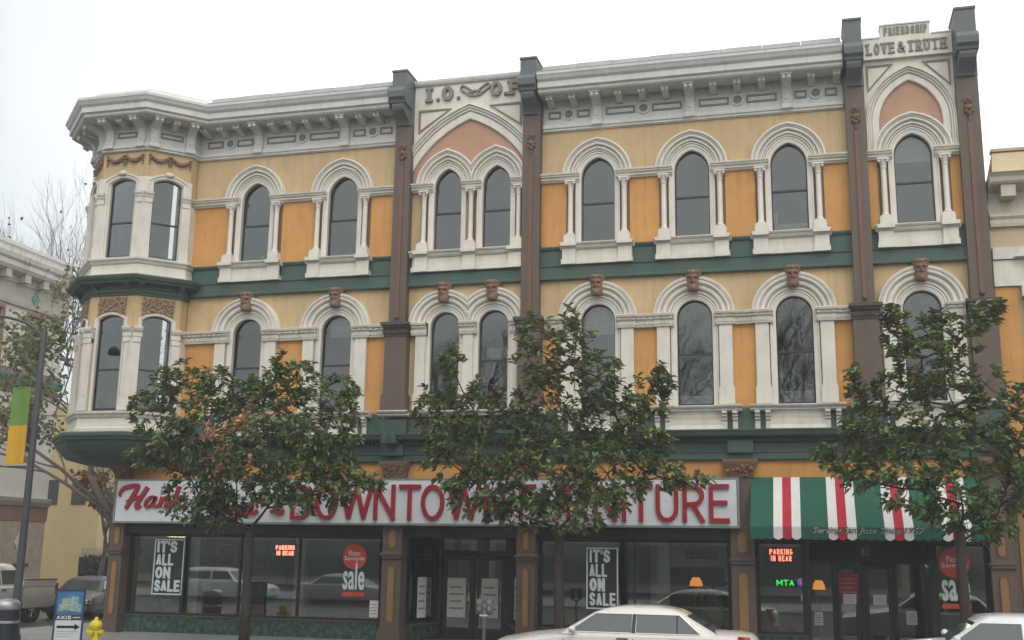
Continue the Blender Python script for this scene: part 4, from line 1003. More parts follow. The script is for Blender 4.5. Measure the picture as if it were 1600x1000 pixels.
neon(-15.2, 2.28, .62, [('PARKING', .16, .13, .60), ('IN REAR', 0, .13, .54)], (1.0, .26, .16), .32, 'red neon parking notice in the left hand display window', 3.2)
neon(-1.12, 2.34, .60, [('PARKING', .17, .14, .58), ('IN REAR', 0, .14, .52)], (1.0, .22, .13), .32, 'red neon parking notice in the window under the awning', 3.2)
neon(-.98, 1.72, .48, [('MTA', 0, .15, .44)], (.02, .85, .08), .32, 'small green neon sign in the window under the awning', 1.6, .026)
t = thing('neon_sign', 'small oval neon ring, blue outside and red inside, beside the green neon', 'neon sign', (-.31, .34, 1.74))
MB().ribbon([(.0 + .11 * math.cos(a * math.pi / 10), .08 + .09 * math.sin(a * math.pi / 10)) for a in range(20)], .025, 0, .02, closed=True).build('outer_tube', M('neon_blue', (.08, .10, .9), .4, 0, emit=(.1, .12, 1), es=1.5), t)
MB().ribbon([(.0 + .06 * math.cos(a * math.pi / 10), .08 + .045 * math.sin(a * math.pi / 10)) for a in range(20)], .025, 0, .02, closed=True).build('inner_tube', M('neon_red', (.9, .05, .1), .4, 0, emit=(1, .05, .12), es=1.5), t)
def notice(x, y, z, w_, h_, label, col=None, cat='notice', grp=None):
    t = thing('paper_notice', label, cat, (x, y, z), group=grp or 'paper notices on the glass')
    MB().box(-w_ / 2, w_ / 2, -.006, 0, 0, h_).build('sheet', col or WHITEP, t)
    m = MB()
    for i in range(4): m.box(-w_ * .38, w_ * (.38 - .1 * (i % 2)), -.008, -.006, h_ * (.2 + .18 * i), h_ * (.2 + .18 * i) + h_ * .05)
    m.build('print_lines', M('print_grey', (.28, .28, .28), .7, 0) if 'print_grey' not in bpy.data.materials else bpy.data.materials['print_grey'], t)['kind'] = 'stuff'; return t
notice(-11.98, .14, .62, .26, .46, 'small white printed sheet at the corner of the window by the entrance')
notice(-10.8, .78, .62, .40, 1.12, 'tall white paper on the splayed window left of the doors').rotation_euler = (0, 0, rad(72))
for x, w_, lb in ((-10.02, .56, 'large white paper filling the left leaf of the dark double doors'), (-9.02, .50, 'large white paper filling the right leaf of the dark double doors')):
    notice(x, 1.585, .62, w_, 1.10, lb)
notice(-8.06, .82, .62, .5, 1.15, 'tall white paper on the splayed window right of the doors').rotation_euler = (0, 0, rad(-68))
notice(.06, 1.03, .72, .22, .34, 'white sheet on the side glass below the orange lamp'); notice(.86, 1.01, 1.28, .32, .25, 'white sheet on the left awning door'); notice(1.60, 1.01, 1.28, .32, .25, 'white sheet on the right awning door'); notice(2.36, 1.03, .80, .26, .34, 'white sheet on the glass right of the awning doors')
notice(-.30, .13, 1.36, .1, .17, 'tiny white card on the window edge below the oval neon')
notice(.84, 1.02, 1.44, .5, .62, 'red and blue printed poster on the left awning door', M('poster_mixed_red', (.35, .04, .04), .6, .5, 5), 'poster')
# furniture and lamps in the display
UPH = M('pale_upholstery', (.34, .31, .28), .85, .15, 3, .2, 60)
def armchair(x, y, rz, UPH, label):
    t = thing('armchair', label, 'armchair', (x, y, .03), rz, group='armchairs shown in the shop windows')
    MB().box(-.38, .38, -.38, .35, .22, .46).build('seat', UPH, t); MB().box(-.42, .42, .25, .48, .2, .98).build('backrest', UPH, t)
    for s_ in (-1, 1): MB().box(s_ * .46 - .09, s_ * .46 + .09, -.4, .40, .12, .66).build('armrest', UPH, t)
    for sx in (-1, 1):
        for sy in (-1, 1): MB().box(sx * .4 - .03, sx * .4 + .03, sy * .32 - .03, sy * .32 + .03, 0, .12).build('leg', BROWN, t)
armchair(-1.0, 1.3, .3, UPH, 'pale upholstered armchair standing in the window under the awning')
REDU = M('red_upholstery', (.34, .03, .025), .8, .2, 3, .2, 60)
armchair(-16.7, 1.5, -.4, REDU, 'red armchair in the left window beside the interior column')
armchair(-12.6, 1.4, .5, REDU, 'red armchair low behind the round red poster')
armchair(-6.4, 1.5, .3, M('tan_upholstery', (.30, .19, .10), .8, .2, 3, .2, 60), 'tan armchair in the window between the entrance and the tall poster')
def lamp(x, y, z0, label, col=(1.0, .36, .05), es=.9, r=.19):
    t = thing('table_lamp', label, 'lamp', (x, y, z0), group='lit table lamps in the shop')
    MB().lathe([(.10, 0), (.11, .02), (.05, .05), (.03, .1), (.08, .2), (.09, .3), (.03, .42), (.015, .44), (.015, .60)], n=14).build('lamp_base', BRONZE, t, smooth=True)
    MB().lathe([(r, .56), (r * .85, .70), (r * .5, .80), (r * .49, .80), (r * .84, .70), (r * .98, .565)], n=16).build('lamp_shade', M('lamp_shade_amber', (.6, .3, .08), .6, .1, 8, emit=col, es=es) if 'lamp_shade_amber' not in bpy.data.materials else bpy.data.materials['lamp_shade_amber'], t, smooth=True)
    return t
lamp(-3.25, 2.6, 1.05, 'orange table lamp glowing on a sideboard deep in the right window'); lamp(.10, 1.9, 1.05, 'orange pleated table lamp glowing beside the awning door', r=.17)
t = thing('sideboard', 'low dark sideboard under the glowing lamp in the right window', 'sideboard', (-3.2, 2.6, .03))
m = MB(); m.box(-.7, .7, -.25, .25, .12, .98); m.build('carcass', SHOPFL, t); MB().box(-.74, .74, -.28, .28, .98, 1.02).build('top', BROWN, t)
for s_ in (-1, 1): MB().box(s_ * .35 - .31, s_ * .35 + .31, -.27, -.25, .18, .92).build('door', BROWN, t)
for sx in (-1, 1):
    MB().box(sx * .62 - .04, sx * .62 + .04, -.2, .2, 0, .12).build('leg', BROWN, t)
t = thing('small_table', 'small round table carrying the lamp beside the awning door', 'table', (.10, 1.9, .03)); MB().lathe([(.26, .98), (.27, 1.0), (.26, 1.02)], n=18).build('tabletop', BROWN, t); MB().lathe([(.16, 0), (.05, .06), (.035, .5), (.05, .98)], n=12).build('pedestal', BROWN, t)
t = thing('vase', 'pale urn with handles holding leafy greenery in the right window', 'vase', (-2.55, .75, .03))
m = MB(); m.box(-.2, .2, -.2, .2, 0, .42); m.build('plinth', ROOM, t)
MB().lathe([(.12, .42), (.14, .45), (.07, .5), (.16, .66), (.24, .82), (.25, .92), (.17, 1.02), (.13, 1.06), (.22, 1.12), (.2, 1.12), (.1, 1.05)], n=18).build('urn', M('glazed_stone', (.34, .32, .24), .5, .3, 8), t, smooth=True)
for s_ in (-1, 1): MB().tube([(s_ * .22, 0, .75), (s_ * .33, 0, .85), (s_ * .31, 0, .98), (s_ * .17, 0, 1.02)], .025).build('handle', bpy.data.materials['glazed_stone'], t)
def leaf_verts(L, w_, fold=.25, droop=.2):
    return [(0, 0, 0), (L * .3, w_ * .42, fold * w_ - droop * L * .05), (L * .3, 0, -droop * L * .05), (L * .3, -w_ * .42, fold * w_ - droop * L * .05), (L * .68, w_ * .45, fold * w_ - droop * L * .3), (L * .68, 0, -droop * L * .3), (L * .68, -w_ * .45, fold * w_ - droop * L * .3), (L, 0, -droop * L * .75)]
LEAF_F = [(0, 2, 1), (0, 3, 2), (1, 2, 5, 4), (2, 3, 6, 5), (4, 5, 7), (5, 6, 7)]
def orient(vs, p, d, up=Vector((0, 0, 1)), roll=0.0):
    d = d.normalized(); s_ = up.cross(d); s_ = s_.normalized() if s_.length > 1e-3 else Vector((1, 0, 0)); u = d.cross(s_)
    c, q = math.cos(roll), math.sin(roll); s2 = s_ * c + u * q; u2 = u * c - s_ * q
    return [tuple(p + d * x + s2 * y + u2 * z) for x, y, z in vs]
def greenery(t, c, r, n, L, mat, nm, seed=1):
    r_ = random.Random(seed); m = MB()
    for i in range(n):
        d = Vector((r_.gauss(0, 1), r_.gauss(0, 1), r_.gauss(.3, .8))).normalized(); p = Vector(c) + d * r * r_.uniform(.2, 1)
        m.add(orient(leaf_verts(L, L * .45), p, d, roll=r_.uniform(-1, 1)), LEAF_F)
    o = m.build(nm, mat, t, fix=False); o['kind'] = 'stuff'; return o
PLANTG = M('indoor_plant_green', (.035, .085, .035), .45, .4, 8)
greenery(t, (0, 0, 1.35), .38, 160, .16, PLANTG, 'foliage', 4)
t = thing('potted_plant', 'leafy green potted plant low in the far display window', 'plant', (-18.9, .75, .03)); MB().lathe([(.16, 0), (.22, .35), (.23, .38), (.2, .38)], n=14).build('pot', RUST, t); greenery(t, (0, 0, .85), .45, 240, .18, PLANTG, 'foliage', 8)
for x, z, lb, cc in ((-18.75, 1.85, 'gold framed picture of red flowers hung far inside the left window', (.30, .06, .03)), (-17.5, 1.82, 'framed picture of brown fruit hung inside, right of the red one', (.16, .11, .07))):
    t = thing('framed_picture', lb, 'picture', (x, 3.95, z), group='framed pictures inside the left window'); MB().plate([(-.36, 0), (.36, 0), (.36, .78), (-.36, .78)], [[(-.27, .09), (.27, .09), (.27, .69), (-.27, .69)]], -.05, 0).build('frame', M('gilt_frame', (.42, .27, .08), .45, .15, 12) if 'gilt_frame' not in bpy.data.materials else bpy.data.materials['gilt_frame'], t); MB().box(-.28, .28, -.03, -.02, .08, .70).build('canvas', M('picture_' + lb[:4], cc, .6, .9, 7), t)
m = MB(); m.box(-19.9, -16.6, 4.0, 4.08, .03, 3.3); m.build('display_partition', M('green_wallpaper', (.16, .19, .13), .8, .2, 2), HALL)
t = thing('strip_light', 'lit fluorescent tube under the ceiling behind the awning door', 'light', (2.5, 2.0, 2.36)); MB().box(-.26, .26, -.05, .05, 0, .05).build('tube', M('fluorescent', (.9, 1, .7), .5, 0, emit=(.9, 1.0, .62), es=16), t); MB().box(-.28, .28, -.07, .07, .052, .10).build('fitting', WHITEP, t); MB().tube([(0, 0, .1), (0, 0, .98)], .012).build('drop_rod', STEEL, t)
t = thing('strip_light', 'small lit fluorescent tube near the ceiling above the left sale poster', 'light', (-19.0, 1.2, 2.78)); MB().box(-.3, .3, -.05, .05, 0, .04).build('tube', bpy.data.materials['fluorescent'], t); MB().box(-.32, .32, -.07, .07, .042, .10).build('fitting', WHITEP, t); MB().tube([(0, 0, .1), (0, 0, .56)], .012).build('drop_rod', STEEL, t)
m = thing('lettered_plaque', 'dark hanging plaque with pale lettering inside the right window', 'plaque', (-2.95, 1.20, 2.36)); MB().box(-.42, .42, 0, .03, 0, .22).build('board', BROWN, m)
for c, a, b in letters_row('WOODLAND', -.36, .36, 0, 0, 0, .02) if 0 else []: pass
o = MB()
for i in range(11): o.ball((-.34 + .068 * i, -.01, .11), .03, 6, 4, (.8, .4, 1.2))
o.build('raised_lettering', POSTER, m)

# ---------------------------------------------------------------- right-hand neighbour
NB = thing('neighbour_building', 'tan and white building with a slanted parapet beside the last brown pilaster', 'building', (9, 0, 0))
def N(mb, nm, mat, **k): return mb.build(nm, mat, NB, (-9, 0, 0), **k)
NCREAM = M('neighbour_cream', (.52, .47, .38), .65, .1, 1.4, .1, 24, streak=.5)
WALLN = M('neighbour_tan', (.47, .375, .235), .75, .1, 1.3, .1, 60, streak=.25, grime=(.7, .66, .6))
N(MB().plate([(4.73, 0.01), (14, .01), (14, 11.4), (4.73, 11.4)], [[(5.75, 1.0), (8.6, 1.0), (8.6, 3.2), (5.75, 3.2)], [(5.95, 6.4), (6.95, 6.4), (6.95, 9.2), (5.95, 9.2)]], .0, .3), 'wall', WALLN)
N(MB().box(4.73, 14, .31, 22, .01, 11.5), 'body', WALLN)
m = MB(); m.add([(4.80, -.62, 12.17), (14, -.62, 12.17), (14, .3, 13.05), (4.98, .3, 13.05), (4.80, .6, 12.17), (14, .6, 12.17)], [(0, 1, 2, 3), (4, 3, 2, 5), (0, 3, 4), (1, 5, 2), (0, 4, 5, 1)]); m.box(4.95, 14, .2, .5, 13.03, 13.11); N(m, 'slanted_parapet', WALLN)
m = MB(); m.sweep([(4.74, 0), (14, 0)], [(-.2, 11.55), (.05, 11.55), (.08, 11.80), (.55, 11.90), (.60, 11.95), (.62, 12.06), (.70, 12.14), (.74, 12.155), (-.2, 12.16)]); co = N(m, 'cornice', NCREAM)
for i in range(6): MB().box(5.0 + i * 1.35, 5.35 + i * 1.35, -.5, .0, 11.57, 11.88).build('modillion', NCREAM, co)
m = MB(); m.box(4.73, 14, -.05, -.002, 11.2, 11.56); m.sweep([(4.74, 0), (14, 0)], [(-.1, 10.88), (.10, 10.88), (.12, 10.96), (.12, 11.06), (.18, 11.13), (.18, 11.2), (-.1, 11.21)]); N(m, 'frieze', NCREAM)
m = MB(); m.sweep([(4.74, 0), (5.6, 0)], [(-.1, 10.0), (.16, 10.0), (.2, 10.3), (-.1, 10.31)]); m.sweep([(4.74, 0), (7.6, 0)], [(-.1, 9.3), (.10, 9.3), (.10, 9.98), (-.1, 9.99)]); N(m, 'window_entablature', TRIM)
m = MB(); m.plate([(5.22, 10.02), (7.7, 10.02), (6.46, 10.85)], [[(5.75, 10.14), (7.17, 10.14), (6.46, 10.62)]], -.30, .0); N(m, 'pediment', TRIM)
m = MB(); m.prism([(5.7, 10.1), (7.2, 10.1), (6.46, 10.65)], -.05, .0); N(m, 'pediment_field', GREEN)
N(MB().box(4.75, 5.30, -.03, -.001, 4.9, 9.29), 'orange_field', ORANGE)
m = MB(); m.box(5.42, 5.80, -.16, 0, 6.35, 9.0); m.box(5.36, 5.86, -.22, 0, 9.0, 9.28)
for i in range(4): m.box(5.45 + i * .085, 5.49 + i * .085, -.19, -.15, 6.7, 8.98)
m.box(5.36, 5.86, -.22, 0, 6.2, 6.6); N(m, 'fluted_pilaster', TRIM)
for x in (5.45, 5.76): N(MB().ball((x, -.2, 9.05), .07), 'volute', TRIM, smooth=True)
N(MB().box(5.52, 5.7, -.20, -.10, 9.45, 9.9), 'carved_block', BRONZE)
N(MB().box(5.95, 6.95, .1, .12, 6.4, 9.2), 'window_pane', GLASS); N(MB().box(4.73, 14, -.25, 0, 4.6, 4.95), 'shop_cornice', GREEN); N(MB().box(5.75, 8.6, .1, .12, 1.0, 3.2), 'shop_pane', SHOPGL); N(MB().box(4.74, 5.7, -.06, -.002, .02, 4.58), 'shop_pier', BROWN); N(MB().box(4.86, 5.1, -.09, -.06, .6, 4.0), 'inset_panel', bpy.data.materials['ochre_inset_paint'])

# ---------------------------------------------------------------- buildings across the side street
LB = thing('corner_building', 'pale three storey building with turquoise bands across the side street', 'building', (-40, 8, 0))
def LBb(mb, nm, mat, **k): return mb.build(nm, mat, LB, (40, -8, 0), **k)
CREAM = M('pale_stucco', (.46, .43, .38), .75, .1, 1, .08, 40, streak=.3, grime=(.7, .66, .6)); CREAML = M('white_stucco', (.62, .61, .58), .75, .08, 1, .08, 40, streak=.25, grime=(.75, .72, .7))
TURQ = M('turquoise_band', (.10, .26, .27), .6, .12, 3); BRICKR = M('red_brown_trim', (.27, .15, .125), .7, .15, 4); STONE = M('brown_stone', (.42, .36, .30), .75, .2, 3, .2, 40)
XL = -34.0; Y0, Y1 = -1.0, 14.6
TL = xf((XL, Y1), (XL, Y0)) if 0 else (lambda x, y, z: (XL - y, x, z))     # local x = world Y, -y outward (+X)
wins3 = [(y, 10.55, 12.7) for y in (2.0, 4.6, 7.2, 9.8, 12.6)]; wins2 = [(y, 6.6, 8.9) for y in (2.0, 4.6, 7.2, 9.8, 12.6)]
wins1 = [(y, 4.6 - .2, 5.9) for y in ()]
LBb(MB(TL).plate([(Y0, 0), (Y1, 0), (Y1, 13.0), (Y0, 13.0)], [[(y - .55, a), (y + .55, a), (y + .55, b), (y - .55, b)] for y, a, b in wins3 + wins2] + [[(7.0, .7), (10.2, .7), (10.2, 3.4), (7.0, 3.4)]], 0, .3), 'wall', CREAML)
LBb(MB().box(-52, XL - .31, Y0, Y1, 0, 13.2), 'body', CREAM)
for y, a, b in wins3 + wins2:
    m = MB(TL); m.plate([(y - .68, a - .1), (y + .68, a - .1), (y + .68, b + .14), (y - .68, b + .14)], [[(y - .55, a), (y + .55, a), (y + .55, b), (y - .55, b)]], -.06, -.001); f = LBb(m, 'window', BRICKR)
    MB(TL).box(y - .55, y + .55, .12, .14, a, b).build('pane', GLASS, f); m = MB(TL); m.box(y - .55, y + .55, .08, .15, (a + b) / 2 - .04, (a + b) / 2 + .04); m.box(y - .55, y - .48, .08, .15, a, b); m.box(y + .48, y + .55, .08, .15, a, b); m.build('sash', DARKFR, f)
    MB(TL).box(y - .75, y + .75, -.14, -.0, a - .22, a - .1).build('sill', CREAM, f)
def LBsw(nm, prof, mat, a=Y0, b=Y1): m = MB(TL); m.sweep([(a, 0), (b, 0)], prof); return LBb(m, nm, mat)
LBsw('cornice', [(-.3, 13.9), (.2, 13.9), (.25, 14.2), (.65, 14.3), (.75, 14.45), (.75, 14.65), (.85, 14.75), (.9, 14.95), (-.3, 15.0)], TRIMG)
LBsw('parapet', [(-.3, 15.0), (.1, 15.0), (.1, 15.5), (.2, 15.55), (.2, 15.7), (-.3, 15.7)], TRIMG)
LBsw('frieze', [(-.1, 12.95), (.12, 12.95), (.15, 13.1), (.15, 13.9), (-.1, 13.9)], CREAM)
for i in range(12): LBb(MB(TL).box(Y0 + .6 + i * 1.25, Y0 + .95 + i * 1.25, -.62, -.1, 13.92, 14.28), 'modillion', CREAM)
for i in range(5): LBb(MB(TL).prism([(2.0 + i * 3.4, 13.15), (2.3 + i * 3.4, 13.45), (2.0 + i * 3.4, 13.75), (1.7 + i * 3.4, 13.45)], -.2, -.15), 'diamond_ornament', TURQ)
LBsw('red_band', [(-.1, 9.95), (.14, 9.95), (.14, 10.15), (-.1, 10.16)], BRICKR); LBsw('turquoise_band', [(-.1, 9.55), (.12, 9.55), (.22, 9.65), (.28, 9.85), (.28, 9.93), (-.1, 9.94)], TURQ); LBsw('lower_red_band', [(-.1, 9.25), (.08, 9.25), (.10, 9.4), (-.1, 9.41)], BRICKR)
LBsw('shop_cornice', [(-.1, 4.2), (.15, 4.2), (.25, 4.4), (.28, 4.55), (-.1, 4.6)], CREAM); LBsw('shop_frieze', [(-.1, 3.55), (.08, 3.55), (.10, 4.19), (-.1, 4.195)], BRICKR)
LBb(MB(TL).box(10.6, 14.5, -.09, -.001, .02, 3.5), 'stone_front', STONE)
LBb(MB(TL).box(7.0, 10.2, .1, .12, .7, 3.4), 'shop_pane', SHOPGL); LBb(MB(TL).box(6.8, 7.0, -.1, .0, .02, 3.5), 'shop_pier', CREAML); LBb(MB(TL).box(10.2, 10.5, -.1, .0, .02, 3.5), 'shop_pier', CREAML)
LBb(MB(TL).prism([(12.8, 2.2), (13.05, 2.6), (12.8, 3.0), (12.55, 2.6)], -.13, -.09), 'diamond_plaque', CREAML); LBb(MB(TL).box(12.6, 13.6, -.12, -.09, 1.55, 1.7), 'name_plate', BLACKP)

TB = thing('plain_building', 'plain yellow tan blank wall beyond the parking lot, behind the autumn tree', 'building', (-45, 40, 0))
YT = M('yellow_tan_wall', (.50, .39, .19), .8, .08, .6, .08, 30, streak=.2, grime=(.75, .72, .66))
MB().box(-10, 3, -10, 10, 0, 11).build('wall', YT, TB); MB().box(-10.1, 3.1, -10.1, 10.1, 11.002, 11.25).build('coping', CREAM, TB); m = MB(); m.box(3.001, 3.3, -5.2, -4.8, 4.3, 4.6); m.box(3.0, 3.1, -5.4, -4.6, 4.15, 4.75); m.build('wall_light', DARKFR, TB)
for i in range(6): MB().box(-9 + i * 2, -8 + i * 2, -10.05, -9.99, 5, 6.5).build('window', DARKFR, TB)
# fence with creeper and pickets
FN = thing('picket_fence', 'dark creeper covered fence with a row of pale pickets on top', 'fence', (-33.6, 22, 0))
IVY = M('creeper_leaf', (.035, .042, .028), .6, .4, 6)
MB().box(-.08, .08, -5.1, 9, 0, 2.0).build('board', DARKFR, FN)
pk = MB().box(-.015, .015, -.035, .035, 2.0, 2.42).mesh('picket', CREAM)
for i in range(80):
    o = bpy.data.objects.new('picket', pk); COL.objects.link(o); o.parent = FN; o.location = (.0, -5 + i * .175, 0)
MB().box(-.03, .03, -5.1, 9, 2.15, 2.2).build('rail', CREAM, FN)
m = MB(); r_ = random.Random(2)
for i in range(2600):
    p = Vector((r_.uniform(.06, .3), r_.uniform(-5.1, 9), r_.uniform(.05, 2.1))); d = Vector((r_.uniform(.2, 1), r_.uniform(-1, 1), r_.uniform(-1, .6)))
    m.add(orient(leaf_verts(.17, .13), p, d, roll=r_.uniform(-.8, .8)), LEAF_F)
m.build('creeper', IVY, FN, fix=False)['kind'] = 'stuff'

# ---------------------------------------------------------------- street furniture
LP = thing('street_lamp', 'tall dark lamp post with a curved arm at the corner kerb', 'street lamp', (-20.45, -4.0, 0))
POST = M('lamp_post_paint', (.05, .052, .058), .5, .15, 4)
MB().lathe([(.20, 0), (.20, .1), (.16, .2), (.13, .9), (.11, 1.0), (.10, 3), (.075, 8.3), (.04, 8.42), (0.01, 8.5)], n=14).build('pole', POST, LP, smooth=True)
MB().tube([(0, 0, 7.9)] + [(-1.75 * (1 - math.cos(a)), -.25 * (1 - math.cos(a)), 7.9 + .85 * math.sin(a)) for a in [i * .2 for i in range(1, 8)]] + [(-1.75, -.25, 8.76)], .04, 8).build('curved_arm', POST, LP, smooth=True)
m = MB(); m.lathe([(.05, 8.98), (.16, 8.9), (.22, 8.75), (.2, 8.7), (.02, 8.68)], -1.75, -.25, 12); m.build('lamp_head', POST, LP, smooth=True)
m = MB(); m.tube([(0, 0, 4.55), (-.78, 0, 4.55)], .018); m.tube([(0, 0, 6.78), (-.78, 0, 6.78)], .018); m.build('banner_arm', POST, LP)
BN = thing('banner', 'green over orange street banner hung from the lamp post', 'banner', (-20.97, -4.0, 4.55))
def bcurve(z0, z1):
    m = MB(); rows = []
    for i in range(9):
        x = -.31 + .62 * i / 8; y = .05 * math.sin(i / 8 * math.pi * 1.5); rows.append([(x, y, z0), (x, y, z1), (x, y + .008, z1), (x, y + .008, z0)])
    return m.loft(rows)
bcurve(1.12, 2.18).build('green_cloth', M('banner_green', (.13, .24, .05), .8, .06, 2), BN, auto=40); bcurve(.05, 1.119).build('orange_cloth', M('banner_orange', (.58, .32, .02), .8, .06, 2), BN, auto=40)

TBN = thing('litter_bin', 'dark litter bin with a grey metal rim at the corner', 'bin', (-19.95, -5.0, 0))
MB().lathe([(.27, .03), (.29, .05), (.31, .86), (.0, .86)], n=24).build('body', M('bin_paint', (.022, .026, .036), .5, .2, 5), TBN, auto=40)
m = MB(); m.lathe([(.32, .84), (.33, .86), (.33, 1.0), (.28, 1.06), (.16, 1.10), (.15, 1.06), (.14, .87)], n=24); m.build('rim', STEEL, TBN, auto=40)
m = MB()
for i in range(18): a = i * math.pi / 9; m.box(-.006 + .315 * math.cos(a), .006 + .315 * math.cos(a), -.006 + .315 * math.sin(a), .006 + .315 * math.sin(a), .08, .82)
m.build('slat_rib', bpy.data.materials['bin_paint'], TBN)
MB().lathe([(.33, .50), (.34, .51), (.34, .56), (.33, .57)], n=24).build('band', STEEL, TBN)

SB = thing('sidewalk_sign', 'blue framed pavement sign with a picture above a black arrow', 'sign', (-18.16, -4.9, 0), rad(22))
FRB = M('sign_frame_blue', (.03, .04, .085), .45, .1, 5)
m = MB(); m.plate([(-.36, .10), (.36, .10), (.36, 1.38), (-.36, 1.38)], [[(-.32, .14), (.32, .14), (.32, 1.34), (-.32, 1.34)]], -.03, .03); m.build('frame', FRB, SB)
for s_ in (-1, 1): MB().box(s_ * .22 - .025, s_ * .22 + .025, -.2, .2, 0, .04).build('foot', FRB, SB); 
for s_ in (-1, 1): MB().box(s_ * .22 - .015, s_ * .22 + .015, -.012, .012, .04, .11).build('leg', STEEL, SB)
PB = M('poster_blue', (.05, .17, .33), .4, .35, 4)
MB().box(-.32, .32, -.012, .012, .62, 1.34).build('picture_panel', PB, SB); MB().box(-.32, .32, -.013, .013, .14, .618).build('text_panel', M('sign_white_panel', (.55, .58, .60), .4, .06), SB)
MB().box(-.32, .32, -.016, -.012, .625, .76).build('dark_strip', FRB, SB)
for c, a, b in (('A', -.29, -.20), ('X', -.185, -.09), ('I', -.065, -.04), ('S', -.02, .06)):
    m = MB(); letter(m, c, a, b, .645, .735, .02, -.020, -.0165); m.build('letter', WHITEP, SB)
m = MB(); m.box(.10, .28, -.019, -.0165, .68, .70); m.build('small_print', WHITEP, SB)
m = MB(); m.box(-.27, .16, -.017, -.0135, .43, .49); m.prism([(.16, .38), (.29, .46), (.16, .54)], -.0172, -.0135); m.build('arrow', BLACKP, SB)
m = MB()
for i in range(3): m.box(-.26, .24 - .08 * i, -.0165, -.0135, .34 - i * .06, .355 - i * .06)
m.build('text_line', M('print_blue_grey', (.25, .28, .33), .6, 0), SB)
m = MB()
for i, (x, z, w_, h_) in enumerate(((-.2, .86, .22, .30), (.03, .84, .18, .36), (-.26, .84, .10, .18), (.16, .82, .12, .2))): m.box(x, x + w_, -.017 - .001 * i, -.0125, z, z + h_)
m.build('printed_tower', M('print_tower', (.22, .34, .33), .5, .4, 14), SB)
m = MB()
for i in range(9): m.box(-.17 + .07 * (i % 3) * 1.2, -.13 + .07 * (i % 3) * 1.2, -.0215, -.0205, .9 + .08 * (i // 3), .93 + .08 * (i // 3))
m.build('printed_window', YELLOWP, SB)

HY = thing('fire_hydrant', 'yellow fire hydrant near the corner pier', 'fire hydrant', (-17.29, -5.0, 0))
HYM = M('hydrant_yellow', (.62, .50, .02), .45, .14, 7, .1, 40)
MB().lathe([(.17, 0), (.17, .04), (.13, .05), (.12, .10), (.105, .12), (.105, .44), (.14, .45), (.14, .48), (.125, .49)], n=18).build('barrel', HYM, HY, auto=40)
MB().lathe([(.125, .485), (.155, .50), (.16, .53), (.15, .58), (.11, .63), (.05, .66), (.045, .67), (.045, .72), (.03, .73), (.01, .73)], n=18).build('bonnet', HYM, HY, auto=50)
for d in ((1, 0), (-1, 0), (0, -1)):
    m = MB(); x, y = d; m.tube([(x * .08, y * .08, .36), (x * .17, y * .17, .36)], .055, 12); m.tube([(x * .165, y * .165, .36), (x * .215, y * .215, .36)], .07, 8); m.tube([(x * .21, y * .21, .36), (x * .24, y * .24, .36)], .025, 5); m.build('hose_cap', HYM, HY)
for i in range(6):
    MB().tube([(.155 * math.cos(i), .155 * math.sin(i), .04), (.155 * math.cos(i), .155 * math.sin(i), .06)], .014, 6).build('bolt', STEEL, HY)

PM = thing('parking_meter', 'twin headed grey parking meter on a pipe in front of the entrance', 'parking meter', (-7.26, -5.0, 0))
MB().lathe([(.04, 0), (.038, 1.0), (.05, 1.01), (.05, 1.06)], n=12).build('post', STEEL, PM, smooth=True)
m = MB(); m.tube([(-.12, 0, 1.06), (-.06, 0, 1.03), (.06, 0, 1.03), (.12, 0, 1.06)], .035, 8); m.build('yoke', STEEL, PM)
MG = M('meter_grey', (.10, .10, .105), .5, .15, 6)
for s_ in (-1, 1):
    m = MB(T=lambda x, y, z, s_=s_: (x + s_ * .12, y, z)); prof = [(.055, 1.06), (.085, 1.10), (.088, 1.26), (.08, 1.30)]
    m.loft([[(w_ * math.cos(a) * 1.0, w_ * .75 * math.sin(a), z) for a in [i * math.pi / 6 for i in range(12)]] for w_, z in [(.05, 1.06), (.085, 1.10), (.092, 1.18), (.085, 1.27), (.088, 1.31), (.082, 1.36), (.06, 1.40), (.02, 1.415)]]); h_ = m.build('meter_head', MG, PM, smooth=True)
    m = MB(T=lambda x, y, z, s_=s_: (x + s_ * .12, y, z)); m.prism(stadium(-.045, .045, 1.30, 1.385), -.072, -.05); m.build('dial_window', STEEL, h_); m = MB(T=lambda x, y, z, s_=s_: (x + s_ * .12, y, z)); m.box(-.02, .02, -.078, -.06, 1.16, 1.24); m.build('coin_plate', STEEL, h_)

